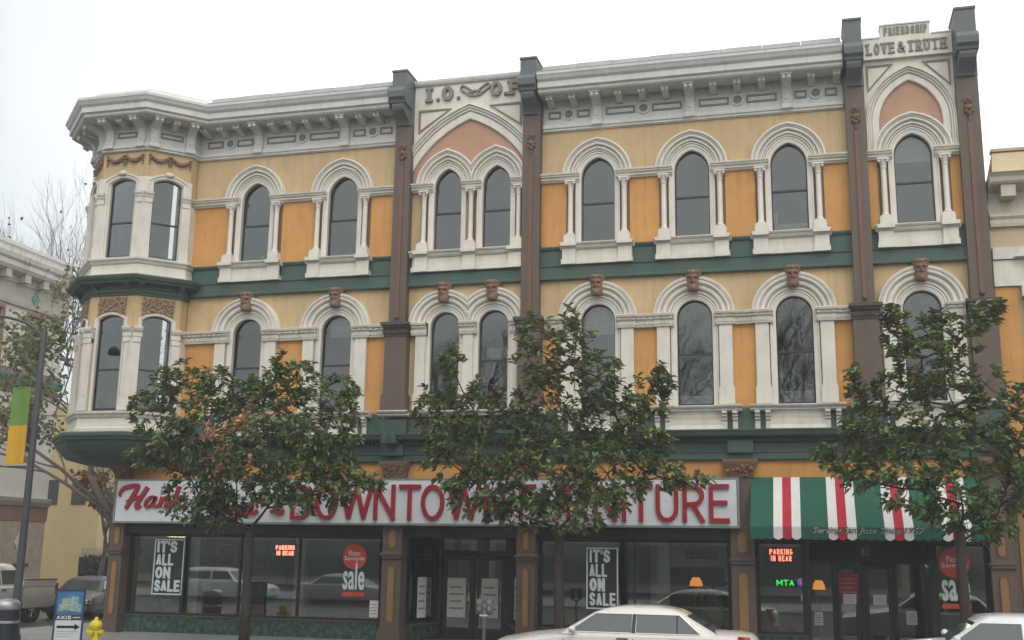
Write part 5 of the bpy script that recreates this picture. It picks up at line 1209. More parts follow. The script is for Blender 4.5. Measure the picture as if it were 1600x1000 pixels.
# ---------------------------------------------------------------- vehicles (x forward, z up)
def lerp(a, b, t): return a + (b - a) * t
def vehicle(name, label, cat, loc, rz, paint, st, gh, wheels, windows, wr=.32, lamps=True, group=None, extra=None, roofp=None):
    t = thing(name, label, cat, loc, rz, group)
    rings = []
    for x, hw, zb, zs, zt, cr in st:
        half = [(0, zb), (hw * .80, zb), (hw * .96, zb + .06), (hw, zb + (zs - zb) * .45), (hw * 1.0, zs - .10), (hw * .985, zs - .03), (hw * .93, zs), (hw * .72, lerp(zs, zt, .55)), (hw * .4, zt), ]
        rings.append([(x, y, z) for y, z in half] + [(x, 0, zt + cr)] + [(x, -y, z) for y, z in reversed(half[1:])])
    MB().loft(rings).build('body', paint, t, auto=35)
    # greenhouse: (z, x_front, x_rear, halfwidth)
    R = []
    for z, xf_, xr, hw in gh:
        k = .10
        R.append([(xf_, -hw * .86, z), (xf_, 0, z + 0), (xf_, hw * .86, z), (xf_ - k, hw, z), ((xf_ + xr) / 2, hw, z), (xr + k, hw, z), (xr, hw * .86, z), (xr, 0, z), (xr, -hw * .86, z), (xr + k, -hw, z), ((xf_ + xr) / 2, -hw, z), (xf_ - k, -hw, z)])
    top = gh[-1]; R.append([(lerp(x, (top[1] + top[2]) / 2, .35), y * .6, z + .022) for x, y, z in R[-1]])
    MB().loft(R).build('roof', roofp or paint, t, auto=40)
    g0, g1 = gh[0], gh[windows.get('lvl', 1)]
    def hwz(z): return lerp(g0[3], g1[3], (z - g0[0]) / (g1[0] - g0[0]))
    for side in (-1, 1):
        for poly in windows['side']:
            m = MB(); n = len(poly)
            m.add([(x, side * (hwz(z) + .006), z) for x, z in poly] + [(x, side * (hwz(z) - .02), z) for x, z in poly], [tuple(range(n)), tuple(range(2 * n - 1, n - 1, -1))] + [(i, (i + 1) % n, n + (i + 1) % n, n + i) for i in range(n)]); m.build('side_window', CARGL, t)
            for pl_ in (windows.get('pillar') or []) if poly is windows['side'][0] else []:
                mp = MB(); k_ = len(pl_); mp.add([(x, side * (hwz(z) + .010), z) for x, z in pl_] + [(x, side * (hwz(z) - .01), z) for x, z in pl_], [tuple(range(k_)), tuple(range(2 * k_ - 1, k_ - 1, -1))] + [(i, (i + 1) % k_, k_ + (i + 1) % k_, k_ + i) for i in range(k_)]); mp.build('pillar_trim', BLACKP, t)
            if windows.get('trim'):
                m = MB(); P = [Vector((x, side * (hwz(z) + .012), z)) for x, z in poly]; m.tube([tuple(p) for p in P] + [tuple(P[0])], .008, 5); m.build('window_trim', windows['trim'], t)
    for nm, i, sg in (('windscreen', 1, 1), ('rear_window', 2, -1)):
        if windows.get('no_' + nm): continue
        def xz(z): return lerp(g0[i], g1[i], (z - g0[0]) / (g1[0] - g0[0])) + sg * .008
        za, zb_ = g0[0] + .05, g1[0] - .03; ha, hb = hwz(za) * .84, hwz(zb_) * .84
        V = [(xz(za), -ha, za), (xz(za), ha, za), (xz(zb_), hb, zb_), (xz(zb_), -hb, zb_)]; m = MB(); m.add(V + [(x - sg * .02, y, z) for x, y, z in V], [(0, 1, 2, 3), (4, 5, 6, 7), (0, 1, 5, 4), (1, 2, 6, 5), (2, 3, 7, 6), (3, 0, 4, 7)]); m.build(nm, CARGL, t)
    for x, y in [(x, s_ * y) for x, y in wheels for s_ in (-1, 1)]:
        sg = 1 if y > 0 else -1; TT = lambda a, b, c, x=x, y=y, sg=sg: (x + a, y + sg * c, wr + b)
        MB(TT).lathe([(wr * .62, -.20), (wr * .98, -.19), (wr, -.1), (wr, .0), (wr * .97, .035), (wr * .66, .045), (wr * .62, .02)], n=24).build('tyre', RUBBER, t, auto=40)
        m = MB(TT); m.lathe([(wr * .64, -.02), (wr * .64, .025), (wr * .60, .025), (wr * .56, -.03), (.06, -.01), (.05, .02), (.01, .02)], n=20)
        for i in range(5): a = i * math.tau / 5; m.tube([(0, 0, .0), (wr * .6 * math.cos(a), wr * .6 * math.sin(a), .012)], .035, 5)
        m.build('rim', RIM, t)
        MB(TT).lathe([(wr * 1.16, -.16), (wr * 1.16, -.028), (wr * .9, -.028)], n=24).build('wheel_arch', BLACKP, t)
    if extra: extra(t)
    return t
SEDAN_ST = [(2.62, .62, .34, .56, .60, .02), (2.56, .80, .24, .64, .70, .02), (2.35, .88, .20, .72, .80, .02), (1.7, .92, .20, .84, .91, .03), (1.05, .93, .20, .93, .99, .02), (.3, .94, .20, .965, 1.0, 0), (-1.0, .94, .20, .975, 1.02, 0), (-1.75, .93, .20, .98, 1.05, .01), (-2.3, .90, .24, .97, 1.04, .01), (-2.52, .86, .30, .93, 1.0, 0), (-2.62, .74, .42, .86, .92, 0)]
SEDAN_GH = [(.95, 1.12, -2.02, .86), (1.36, .42, -1.28, .665), (1.43, .22, -1.10, .60), (1.465, .0, -.9, .50)]
def sedan_windows(trim): return dict(lvl=1, trim=trim, pillar=[[(-.325, 1.0), (-.395, 1.0), (-.395, 1.34), (-.325, 1.34)], [(-1.16, 1.0), (-1.19, 1.0), (-1.19, 1.34), (-1.16, 1.34)]], side=[[(.90, 1.0), (-.32, 1.0), (-.32, 1.34), (.38, 1.34)], [(-.40, 1.0), (-1.62, 1.0), (-1.22, 1.34), (-.40, 1.34)]])
def sedan_bits(paint, mirror=True, big_tail=True):
    def f(t):
        for s_ in (-1, 1):
            for x in (-.36, -1.38):
                MB().box(x - .11 + .2, x + .11 + .2, s_ * .935 - .025, s_ * .935 + .03, .885, .915).build('door_handle', CHROME, t)
            m = MB(); m.ball((.80, s_ * 1.0, 1.05), .10, 10, 6, (.7, .9, .62)); m.tube([(.80, s_ * .84, 1.0), (.80, s_ * .95, 1.03)], .03, 6); m.build('door_mirror', paint, t)
            for x, z1 in ((.98, .93), (-.36, .96), (-1.55, .94)):
                MB().box(x - .006, x + .006, s_ * .938 - .006, s_ * .938 + .006, .30, z1 - .06).build('door_seam', BLACKP, t)
            m = MB(); m.loft([[(-2.44, s_ * .85, .62), (-2.44, s_ * .905, .62), (-2.58, s_ * .84, .62), (-2.55, s_ * .74, .62)], [(-2.30, s_ * .86, 1.0), (-2.30, s_ * .915, .985), (-2.40, s_ * .90, .98), (-2.52, s_ * .78, .985)]]); m.build('tail_lamp', REDLAMP, t)
            m = MB(); m.loft([[(2.50, s_ * .52, .56), (2.585, s_ * .52, .56), (2.57, s_ * .80, .56), (2.30, s_ * .90, .56)], [(2.44, s_ * .52, .70), (2.50, s_ * .52, .70), (2.46, s_ * .80, .71), (2.24, s_ * .895, .72)]]); m.build('headlight', CLEARLAMP, t)
            m = MB(); m.box(2.2, 2.3, s_ * .885, s_ * .905, .62, .70); m.build('side_marker', AMBER, t)
        MB().box(-2.66, -2.55, -.88, .88, .36, .52).build('rear_bumper', paint, t); MB().box(2.5, 2.68, -.84, .84, .32, .48).build('front_bumper', paint, t)
        m = MB()
        for i in range(6): m.box(2.58, 2.62, -.42, .42, .50 + .03 * i, .512 + .03 * i)
        m.build('grille', CHROME, t)
        [MB().box(-.405, -.31, s_ * .83 - .05, s_ * .83 + .01, 1.0, 1.33).build('pillar_trim', BLACKP, t) for s_ in ()]
        for s_ in (-1, 1): m = MB(); m.tube([(1.3, s_ * .945, .52), (-1.6, s_ * .945, .52)], .016, 6); m.build('side_moulding', paint, t)
    return f
PEARL = M('pearl_beige_paint', (.66, .625, .57), .28, .03, 3, coat=.7)
vehicle('parked_sedan', 'pearl beige sedan parked at the kerb in front of the entrance', 'car', (-3.90, -6.38, -.15), math.pi, PEARL, SEDAN_ST, SEDAN_GH, [(1.62, .80), (-1.45, .80)], sedan_windows(CHROME), extra=sedan_bits(PEARL)).scale = (1.05, 1, 1.06)
WHITECAR = M('white_car_paint', (.66, .67, .68), .3, .03, 3, coat=.7)
GH2 = [(.93, 1.02, -1.9, .84), (1.34, .36, -1.38, .70), (1.40, .24, -1.28, .64), (1.43, .1, -1.1, .54)]
vehicle('parked_sedan', 'white boxy sedan parked behind the beige one, under the awning tree', 'car', (3.28, -6.38, -.15), math.pi, WHITECAR, SEDAN_ST, GH2, [(1.55, .80), (-1.45, .80)], dict(lvl=1, trim=WHITECAR, side=[[(.84, .99), (-.36, .99), (-.36, 1.31), (.34, 1.31)], [(-.46, .99), (-1.60, .99), (-1.34, 1.31), (-.46, 1.31)]]), extra=sedan_bits(WHITECAR)).scale = (1, 1, 1.10)
DARKCAR = M('dark_car_paint', (.045, .037, .035), .4, .1, 3, coat=.15)
vehicle('dark_sedan', 'dark sedan waiting behind the silver pickup in the side street', 'car', (-27.2, 8.7, -.146), rad(-74), DARKCAR, SEDAN_ST, SEDAN_GH, [(1.62, .80), (-1.45, .80)], sedan_windows(DARKCAR), extra=sedan_bits(DARKCAR))
SILVER = M('silver_truck_paint', (.52, .52, .51), .35, .05, 3, coat=.5, metal=.1)
TR_ST = [(2.75, .80, .42, .74, .80, .02), (2.65, .93, .36, .86, .95, .02), (2.2, .97, .36, .98, 1.06, .02), (1.2, .98, .36, 1.05, 1.12, .01), (1.0, .98, .36, 1.10, 1.13, 0), (-2.6, .98, .40, 1.10, 1.12, 0), (-2.72, .96, .46, 1.08, 1.10, 0)]
TR_GH = [(1.08, 1.15, -1.05, .90), (1.62, .55, -.95, .74), (1.72, .40, -.85, .68), (1.76, .2, -.6, .58)]
def truck_bits(t):
    m = MB()
    for s_ in (-1, 1): m.box(-2.68, -1.06, s_ * .93 - .05, s_ * .93 + .05, 1.08, 1.27)
    m.box(-2.74, -2.66, -.93, .93, .72, 1.27); m.build('bed_wall', SILVER, t)
    for s_ in (-1, 1): MB().box(-2.70, -1.06, s_ * .93 - .06, s_ * .93 + .06, 1.272, 1.30).build('bed_rail', BLACKP, t)
    for s_ in (-1, 1):
        MB().box(-2.77, -2.66, s_ * .90 - .09, s_ * .90 + .09, .82, 1.16).build('tail_lamp', REDLAMP, t); MB().box(2.56, 2.72, s_ * .76 - .15, s_ * .76 + .15, .72, .88).build('headlight', CLEARLAMP, t)
        MB().box(.5, .7, s_ * 1.05 - .1, s_ * 1.05 + .1, 1.16, 1.34).build('door_mirror', BLACKP, t); MB().box(-.25, -.05, s_ * .985 - .02, s_ * .985 + .02, .98, 1.02).build('door_handle', BLACKP, t)
        MB().box(-1.052, -1.04, s_ * .985 - .005, s_ * .985 + .005, .45, 1.1).build('body_seam', BLACKP, t)
    MB().box(-2.90, -2.72, -.9, .9, .48, .62).build('rear_bumper', CHROME, t); MB().box(2.70, 2.86, -.92, .92, .42, .62).build('front_bumper', CHROME, t)
vehicle('pickup_truck', 'silver pickup truck at the head of the side street', 'pickup', (-27.2, 2.5, -.146), rad(-91), SILVER, TR_ST, TR_GH, [(1.75, .84), (-1.75, .84)], dict(lvl=1, side=[[(.78, 1.16), (-.10, 1.16), (-.10, 1.57), (.44, 1.57)], [(-.18, 1.16), (-.92, 1.16), (-.86, 1.57), (-.18, 1.57)]]), wr=.38, extra=truck_bits).scale = (1.05, 1, 1.13)
# the far kerb, seen only mirrored in the shop glass
SUVP = M('white_wagon_paint', (.75, .75, .74), .35, .04, 3, coat=.5)
WG_GH = [(1.02, .9, -2.3, .88), (1.55, .35, -2.1, .74), (1.63, .2, -2.0, .68), (1.66, .0, -1.8, .58)]
vehicle('parked_wagon', 'white wagon parked across the street, mirrored in the display glass', 'car', (-29.4, -24.9 + 1.7, -.15), 0.0, SUVP, [(x, h_, zb, zs + .06, zt + .06, c) for x, h_, zb, zs, zt, c in SEDAN_ST], WG_GH, [(1.62, .80), (-1.45, .80)], dict(lvl=1, side=[[(.7, 1.1), (-.5, 1.1), (-.5, 1.5), (.35, 1.5)], [(-.58, 1.1), (-2.1, 1.1), (-1.98, 1.5), (-.58, 1.5)]]), extra=sedan_bits(SUVP))
GREYC = M('grey_sedan_paint', (.42, .42, .42), .35, .04, 3, coat=.5)
vehicle('parked_sedan', 'grey sedan parked across the street, mirrored in the display glass', 'car', (-22.6, -23.2, -.15), 0.0, GREYC, SEDAN_ST, SEDAN_GH, [(1.62, .80), (-1.45, .80)], sedan_windows(CHROME), extra=sedan_bits(GREYC))

# ---------------------------------------------------------------- trees
def leafmat(name, top, under, rough=.35):
    m = bpy.data.materials.new(name); m.use_nodes = True; t = m.node_tree; b = t.nodes['Principled BSDF']
    at = t.nodes.new('ShaderNodeAttribute'); at.attribute_name = 'tint'; g = t.nodes.new('ShaderNodeNewGeometry')
    mi = t.nodes.new('ShaderNodeMix'); mi.data_type = 'RGBA'; mi.inputs[6].default_value = (*top, 1); mi.inputs[7].default_value = (*under, 1); t.links.new(g.outputs['Backfacing'], mi.inputs[0])
    mu = t.nodes.new('ShaderNodeMix'); mu.data_type = 'RGBA'; mu.blend_type = 'MULTIPLY'; mu.inputs[0].default_value = 1; t.links.new(mi.outputs[2], mu.inputs[6]); t.links.new(at.outputs['Color'], mu.inputs[7])
    t.links.new(mu.outputs[2], b.inputs['Base Color']); b.inputs['Roughness'].default_value = rough; b.inputs['Specular IOR Level'].default_value = .35
    tl = t.nodes.new('ShaderNodeBsdfTranslucent'); ms = t.nodes.new('ShaderNodeMixShader'); ms.inputs[0].default_value = .28; t.links.new(mu.outputs[2], tl.inputs['Color']); t.links.new(b.outputs[0], ms.inputs[1]); t.links.new(tl.outputs[0], ms.inputs[2]); t.links.new(ms.outputs[0], t.nodes['Material Output'].inputs['Surface'])
    return m
def leaf_mesh(leaves, name, mat, shape):
    """leaves: (pos, dir, roll, length, width, tint)"""
    m = MB(); cols = []
    for p, d, ro, L, w_, tint in leaves:
        m.add(orient(leaf_verts(L, w_, *shape), p, d, roll=ro), LEAF_F); cols += [tint] * 8
    me = m.mesh(name, mat, fix=False)
    ca = me.color_attributes.new('tint', 'FLOAT_COLOR', 'POINT'); ca.data.foreach_set('color', [c for t in cols for c in (*t, 1.0)])
    return me
MAGN = leafmat('magnolia_leaf', (.100, .165, .060), (.110, .130, .055), .36)
def magnolia(spec, label, seed, dead=None, per=1.0):
    bx, by = spec['base']; fz = spec['fork'][2]; r_ = random.Random(seed)
    t = thing('magnolia_tree', label, 'tree', (bx, by, 0), group='magnolia trees along the kerb')
    m = MB(); pts = [(0, 0, 0), (.02, 0, fz * .35), (-.02, .01, fz * .7), (0, 0, fz)]; m.tube(pts, [.15, .125, .115, .11], 10); tr = m.build('trunk', BARK, t, smooth=True)
    lobes = [(Vector((x - bx, y - by, z)), rx, ry, rz) for x, y, z, rx, ry, rz in spec['lobes']]
    limbs = MB(); leaves = []; twigs = MB(); nodes = [Vector((0, 0, fz - .2)), Vector((0, 0, fz + .5))]
    order = sorted(lobes, key=lambda l: (l[0] - Vector((0, 0, fz))).length)
    segs = [(Vector((0, 0, fz - .3)), Vector((0, 0, fz)), .09)]
    def curve(a, b, r0, r1, mb, n=6, sag=.12, up=.3):
        L = (b - a).length; mid = (a + b) / 2 + Vector((r_.uniform(-sag, sag), r_.uniform(-sag, sag), -up * L * .25 + r_.uniform(-.05, .05))) if up else (a + b) / 2
        P = [a.lerp(mid, i / n).lerp(mid.lerp(b, i / n), i / n) for i in range(n + 1)]
        mb.tube([tuple(p) for p in P], [r0 + (r1 - r0) * i / n for i in range(n + 1)], 6); return P
    pool = [(Vector((0, 0, fz - .25 + .12 * i)), .075) for i in range(4)]
    for c, rx, ry, rz in order:
        # limb starts at the pool point that is nearest but lower and more central
        best = min(pool, key=lambda q: (q[0] - c).length + 1.6 * max(0, q[0].z - c.z + .35) + .25 * q[0].xy.length)
        a, ra = best; L = (c - a).length
        if L < .15: continue
        P = curve(a, c, min(ra * .8, .02 + .016 * L), .014, limbs, 7)
        for i, p in enumerate(P[2:]): pool.append((p, .045 - .004 * i))
        nodes_ = list(P[2:]); vol = rx * ry * rz; cnt = max(9, int((12 + 84 * vol ** .74) * per))
        for k in range(cnt):
            while True:
                d = Vector((r_.uniform(-1, 1), r_.uniform(-1, 1), r_.uniform(-1, 1)))
                if .12 < d.length < 1: break
            d = d * (d.length ** -.45)
            p = c + Vector((d.x * rx, d.y * ry, d.z * rz))
            outw = (p - c) * .6 + (p - Vector((0, 0, fz + .4))) * .16 + Vector((0, 0, .32)); outw.normalize()
            q = min(nodes_, key=lambda s_: (s_ - p).length + .35 * (s_ - c).length); nodes_.append(p)
            if (q - p).length > .12: twigs.tube([tuple(q), tuple((q + p) / 2 + Vector((0, 0, -.03))), tuple(p)], [.009, .007, .004], 4, False)
            base = r_.uniform(.82, 1.6); isdead = dead and (p + Vector((bx, by, 0)) - dead[0]).length < dead[1] * r_.uniform(.5, 1.15)
            for j in range(r_.randint(6, 10)):
                an = j * 2.4 + r_.uniform(-.3, .3); sd = outw.orthogonal().normalized(); s2 = outw.cross(sd)
                ld = (outw * r_.uniform(.05, .95) + (sd * math.cos(an) + s2 * math.sin(an)) * r_.uniform(.6, 1.0)).normalized()
                pp = p - outw * r_.uniform(0, .16)
                v = base * r_.uniform(.75, 1.25); tint = (v * r_.uniform(.85, 1.2), v, v * r_.uniform(.8, 1.1))
                if r_.random() < .045: tint = (v * 2.6, v * 1.15, v * .8)
                if isdead and r_.random() < .85: tint = (v * 4.4, v * 1.75, v * 2.4)
                leaves.append((pp, ld, r_.uniform(-.6, .6), r_.uniform(.14, .22), r_.uniform(.075, .11), tint))
    limbs.build('limb', BARK, t, smooth=True); twigs.build('twig', BARK, t)['kind'] = 'stuff'
    # the leaves nearest the street are single objects, the rest one mass
    cp = Vector((-bx, -30 - by, 2.4)); leaves.sort(key=lambda l: l[0].y - l[3] * 2)
    single, rest = leaves[:150], leaves[150:]
    shp = (.22, .25)
    me = leaf_mesh(rest, 'foliage', MAGN, shp); o = bpy.data.objects.new('foliage', me); COL.objects.link(o); o.parent = t; o['kind'] = 'stuff'
    protos = [leaf_mesh([(Vector((0, 0, 0)), Vector((1, 0, 0)), 0, 1.0, .4, (k, k * 1.02, k * .95))], 'leaf', MAGN, shp) for k in (.7, .9, 1.1, 1.3)]
    for p, d, ro, L, w_, tint in single:
        o = bpy.data.objects.new('leaf', r_.choice(protos)); COL.objects.link(o); o.parent = t; o.location = p
        d = d.normalized(); s_ = Vector((0, 0, 1)).cross(d); s_ = s_.normalized() if s_.length > 1e-3 else Vector((1, 0, 0)); u = d.cross(s_); mt = Matrix((d, s_, u)).transposed()
        o.rotation_euler = (mt @ Matrix.Rotation(ro, 3, 'X')).to_euler(); o.scale = (L, L, L)
    return t
TREE_A=dict(base=(-13.54,-4.40),fork=(-13.54,-4.40,2.84),lobes=[(-14.69, -4.3, 6.45, 0.91, 0.82, 0.73), (-15.98, -4.05, 6.69, 0.56, 0.61, 0.66), (-16.01, -4.73, 6.76, 0.28, 0.41, 0.55), (-16.66, -4.38, 5.98, 0.56, 0.66, 0.75), (-13.48, -3.61, 6.36, 0.91, 0.86, 0.82), (-12.74, -3.7, 6.83, 0.45, 0.58, 0.72), (-12.59, -5.13, 6.93, 0.2, 0.32, 0.43), (-11.29, -4.83, 5.82, 0.76, 0.84, 0.93), (-10.77, -4.98, 6.27, 0.2, 0.27, 0.33), (-14.75, -4.52, 5.27, 1.45, 1.27, 1.09), (-12.69, -5.34, 4.85, 1.53, 1.28, 1.02), (-11.75, -4.47, 5.08, 1.03, 0.9, 0.77), (-16.05, -4.16, 4.99, 0.75, 0.75, 0.75), (-16.43, -4.7, 4.7, 0.65, 0.51, 0.37), (-15.26, -4.07, 3.84, 1.11, 0.98, 0.84), (-14.59, -4.22, 3.35, 0.91, 0.69, 0.46), (-12.3, -5.33, 3.92, 0.85, 0.68, 0.51), (-11.93, -4.3, 3.83, 1.04, 0.78, 0.52), (-10.83, -4.71, 4.11, 0.76, 0.55, 0.34), (-10.34, -4.49, 4.05, 0.42, 0.31, 0.2), (-13.46, -4.83, 5.86, 0.88, 0.88, 0.88), (-11.54, -4.12, 4.55, 0.87, 0.65, 0.43), (-13.94, -4.52, 4.13, 1.07, 0.9, 0.72)])
TREE_B=dict(base=(-5.67,-4.40),fork=(-5.67,-4.40,2.92),lobes=[(-6.09, -5.09, 7.13, 0.68, 0.79, 0.91), (-5.31, -4.31, 7.24, 0.61, 0.69, 0.76), (-5.52, -3.84, 8.05, 0.22, 0.3, 0.39), (-4.68, -4.77, 6.46, 0.59, 0.67, 0.74), (-8.33, -4.75, 5.55, 0.72, 0.8, 0.88), (-8.36, -4.54, 6.98, 0.29, 0.37, 0.45), (-9.11, -3.94, 5.9, 0.42, 0.5, 0.58), (-8.02, -3.69, 5.91, 0.9, 0.86, 0.82), (-7.07, -4.09, 4.91, 1.12, 1.04, 0.96), (-6.09, -3.59, 5.89, 1.11, 1.11, 1.11), (-4.47, -3.79, 5.68, 0.92, 0.84, 0.77), (-3.59, -4.58, 6.01, 0.66, 0.62, 0.59), (-3.17, -4.93, 6.39, 0.29, 0.32, 0.36), (-7.51, -4.15, 3.84, 1.12, 0.92, 0.72), (-8.44, -4.33, 4.59, 0.73, 0.73, 0.73), (-5.83, -4.68, 4.25, 1.37, 1.14, 0.92), (-4.44, -4.9, 4.23, 1.18, 0.96, 0.74), (-3.33, -4.52, 4.18, 0.88, 0.6, 0.32), (-2.61, -4.43, 4.14, 0.43, 0.3, 0.17), (-5.18, -4.86, 3.51, 1.2, 0.9, 0.6), (-3.95, -4.73, 4.97, 0.88, 0.7, 0.51), (-3.33, -4.46, 4.99, 0.44, 0.37, 0.29), (-6.83, -3.71, 3.41, 0.97, 0.68, 0.4)])
TREE_C=dict(base=(3.01,-4.40),fork=(3.01,-4.40,2.96),lobes=[(2.03, -4.25, 7.38, 0.46, 0.53, 0.6), (1.82, -4.76, 7.69, 0.16, 0.2, 0.23), (2.42, -4.83, 6.68, 0.64, 0.64, 0.64), (3.27, -4.49, 7.28, 0.58, 0.54, 0.51), (3.74, -4.99, 7.59, 0.25, 0.28, 0.31), (4.01, -4.97, 7.76, 0.1, 0.12, 0.15), (2.71, -4.37, 7.62, 0.26, 0.26, 0.26), (0.96, -4.93, 6.22, 0.18, 0.26, 0.33), (1.14, -4.42, 5.86, 0.16, 0.28, 0.4), (1.09, -4.59, 5.07, 0.53, 0.53, 0.53), (1.91, -4.05, 6.11, 0.6, 0.6, 0.6), (3.0, -3.91, 6.11, 0.79, 0.79, 0.79), (3.78, -4.02, 6.21, 0.52, 0.52, 0.52), (1.59, -4.1, 5.11, 0.81, 0.74, 0.67), (0.73, -4.55, 4.51, 0.54, 0.44, 0.34), (0.27, -4.23, 4.76, 0.27, 0.24, 0.21), (2.32, -4.71, 4.76, 0.9, 0.84, 0.77), (3.41, -4.25, 4.93, 0.9, 0.83, 0.77), (4.22, -4.7, 4.88, 0.49, 0.62, 0.74), (1.12, -4.48, 4.17, 0.67, 0.5, 0.33), (1.97, -5.2, 3.92, 0.76, 0.64, 0.51), (3.0, -4.91, 3.8, 0.75, 0.63, 0.5), (4.08, -3.53, 3.88, 0.65, 0.72, 0.78), (4.44, -4.84, 5.67, 0.37, 0.43, 0.49), (2.82, -4.02, 3.38, 0.79, 0.56, 0.33), (3.69, -4.1, 3.18, 0.64, 0.51, 0.38), (4.58, -4.05, 3.99, 0.5, 0.57, 0.63)])

magnolia(TREE_A, 'magnolia tree with a patch of dead orange leaves in front of the display windows', 11, dead=(Vector((-13.5, -6.0, 5.2)), 1.1))
magnolia(TREE_B, 'magnolia tree with the tallest narrow spire behind the beige sedan', 23)
magnolia(TREE_C, 'magnolia tree in front of the striped awning', 37)

def bare_tree(name, label, loc, h, seed, depth=5, spread=.55, lean=(0, 0), trunk=.16, leaf=None, nleaf=0, lsize=.2, bark=None, first=.3, bias=None, leafzone=None, cat='tree', grp=None):
    r_ = random.Random(seed); t = thing(name, label, cat, loc, 0, grp); m = MB(); tips = []; mtw = MB()
    def grow(p, d, L, r, k):
        n = 4; P = [p]; dd = d.copy()
        for i in range(n):
            dd = (dd + Vector((r_.gauss(0, .09), r_.gauss(0, .09), r_.gauss(.03, .05))) + (bias or Vector((0, 0, 0))) * .06).normalized(); P.append(P[-1] + dd * L / n)
        (m if k < 3 else mtw).tube([tuple(q) for q in P], [r * (1 - .35 * i / n) for i in range(n + 1)], 7 if k < 2 else (5 if k < 4 else 3), k == 0)
        if k >= depth: tips.extend([(q, dd) for q in P[1:]]); return
        for i in range(r_.choice((2, 3, 3)) + (1 if k > 0 else 1)):
            f = r_.uniform(.45 if k else .75, 1.0) if i else 1.0; q = P[min(n, int(f * n + .5))]
            a = dd.orthogonal().normalized(); a.rotate(Matrix.Rotation(r_.uniform(0, 6.28), 3, dd)); nd = (dd + a * r_.uniform(.35, 1.0) * spread * 1.5).normalized(); nd.z += .12; nd.normalize()
            grow(q, nd, L * r_.uniform(.6, .8), r * (.65 if i == 0 else .5), k + 1)
            if k >= 3: tips.append((q, nd))
    grow(Vector((0, 0, 0)), Vector((lean[0], lean[1], 1)).normalized(), h * first, trunk, 0)
    m.build('trunk', bark or BARK, t, smooth=True); o = mtw.build('twig', bark or BARK, t); o['kind'] = 'stuff'
    if leaf and nleaf:
        if leafzone: tips = [x for x in tips if leafzone(x[0])] or tips
        L = []
        for i in range(nleaf):
            q, d = r_.choice(tips); v = r_.uniform(.65, 1.3)
            L.append((q + Vector((r_.gauss(0, .12), r_.gauss(0, .12), r_.gauss(-.05, .1))), Vector((r_.gauss(0, 1), r_.gauss(0, 1), r_.gauss(-.5, .6))), r_.uniform(-1, 1), lsize * r_.uniform(.7, 1.2), lsize * r_.uniform(.7, 1.0), (v * r_.uniform(.85, 1.25), v, v * .9)))
        me = leaf_mesh(L, 'foliage', leaf, (.1, .3)); o = bpy.data.objects.new('foliage', me); COL.objects.link(o); o.parent = t; o['kind'] = 'stuff'
    return t
YG = leafmat('plane_tree_leaf', (.175, .21, .06), (.18, .2, .09), .6); AUT = leafmat('autumn_leaf', (.20, .095, .035), (.22, .12, .06), .7); DRY = leafmat('dry_leaf', (.075, .055, .035), (.08, .06, .04), .7)
bare_tree('plane_tree', 'plane tree with yellow green leaves reaching out behind the corner turret', (-21.9, 4.2, 0), 13.5, 5, depth=5, spread=.6, lean=(-.02, 0), trunk=.15, leaf=YG, nleaf=4600, lsize=.17, bark=bpy.data.materials['pale_bark'], first=.40, bias=Vector((-1.6, .1, .15)))
bare_tree('autumn_tree', 'small half bare tree with brown autumn leaves beside the creeper fence', (-32.0, 16.2, 0), 9.0, 9, depth=5, spread=.5, lean=(-.02, 0), trunk=.15, leaf=AUT, nleaf=620, lsize=.22, bark=BARKL, first=.27, leafzone=lambda p: p.x < -.2 and p.z < 6.0)
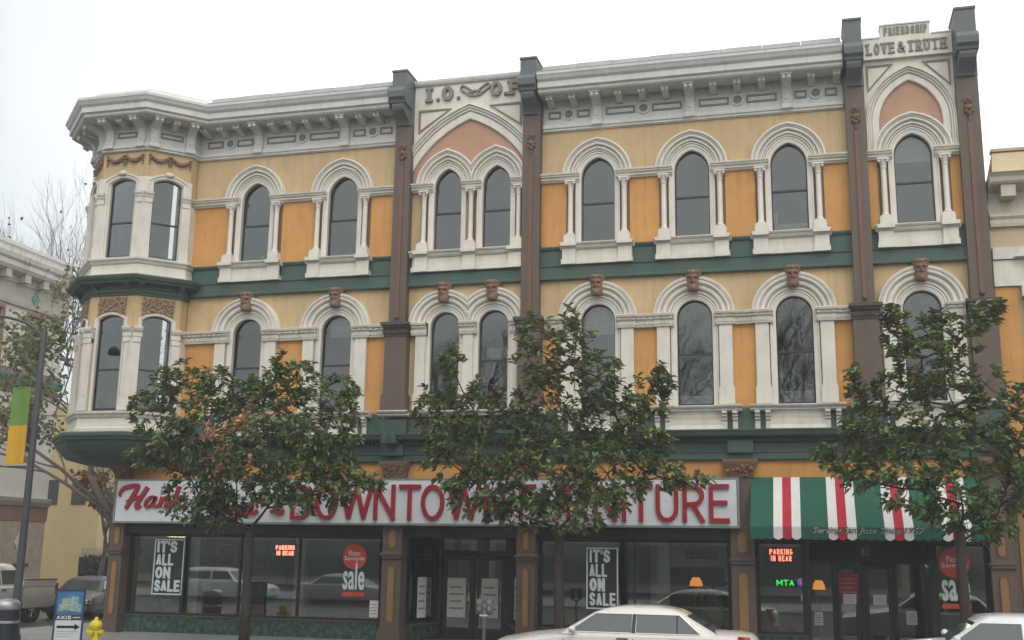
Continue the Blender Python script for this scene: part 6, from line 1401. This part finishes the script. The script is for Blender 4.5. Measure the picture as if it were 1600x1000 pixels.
bare_tree('bare_tree', 'tall almost bare tree rising behind the corner turret', (-38.3, 19.0, 0), 25, 14, depth=6, spread=.42, lean=(.08, .0), trunk=.17, leaf=DRY, nleaf=170, lsize=.2, bark=BARK, first=.30)
# across the street: seen mirrored in the upper windows
for i, (x, h, s_) in enumerate(((0, 17, 3), (0, 19, 4), (0, 18, 6))):
    bare_tree('bare_tree', ('tall bare street tree mirrored in the windows left of the first pilaster', 'tall bare street tree mirrored in the middle windows', 'tall bare street tree mirrored in the windows near the awning')[i], ((-24, -7.5, -.3)[i], -42, 0), h + 2, s_, grp='bare street trees across the street', depth=6, spread=.45, trunk=.26, first=.32)
OB = M('opposite_stucco', (.34, .30, .25), .8, .15, .6)
for i, (x0, x1, h) in enumerate(((-78, -52, 9.5), (-51, -24, 8.0), (-23, 6, 10.0), (7, 34, 7.5))):
    t = thing('opposite_building', ('low shop building across the street, farthest along', 'single storey row across the street, second along', 'two storey block across the street, third along', 'low block across the street, nearest the awning end')[i], 'building', ((x0 + x1) / 2, -56, 0), group='buildings across the street')
    hw = (x1 - x0) / 2
    MB().box(-hw, hw, -9, 9, 0, h).build('wall', OB, t); MB().box(-hw - .1, hw + .1, -9.1, 9.25, h + .002, h + .5).build('parapet', CREAM, t)
    wm = MB().box(-.7, .7, 9.001, 9.05, 0, 1.8).mesh('window', CARGL)
    for k in range(int(hw * 2 / 3)):
        o = bpy.data.objects.new('window', wm); COL.objects.link(o); o.parent = t; o.location = (-hw + 1.6 + 3 * k, 0, h - 3.4)
    MB().box(-hw + .5, hw - .5, 9.0, 9.08, .6, 3.2).build('shop_front', CARGL, t)

# ---------------------------------------------------------------- damp air of the wet morning
hm = bpy.data.materials.new('haze_air'); hm.use_nodes = True; t = hm.node_tree; t.nodes.clear(); o_ = t.nodes.new('ShaderNodeOutputMaterial'); pv = t.nodes.new('ShaderNodeVolumePrincipled')
pv.inputs['Color'].default_value = (.93, .95, .97, 1); pv.inputs['Density'].default_value = .0017; pv.inputs['Anisotropy'].default_value = .2; t.links.new(pv.outputs[0], o_.inputs['Volume'])
hz_ = MB().box(-110, 120, -90, 75, -1.6, 31).build('haze', hm, None); hz_['kind'] = 'stuff'
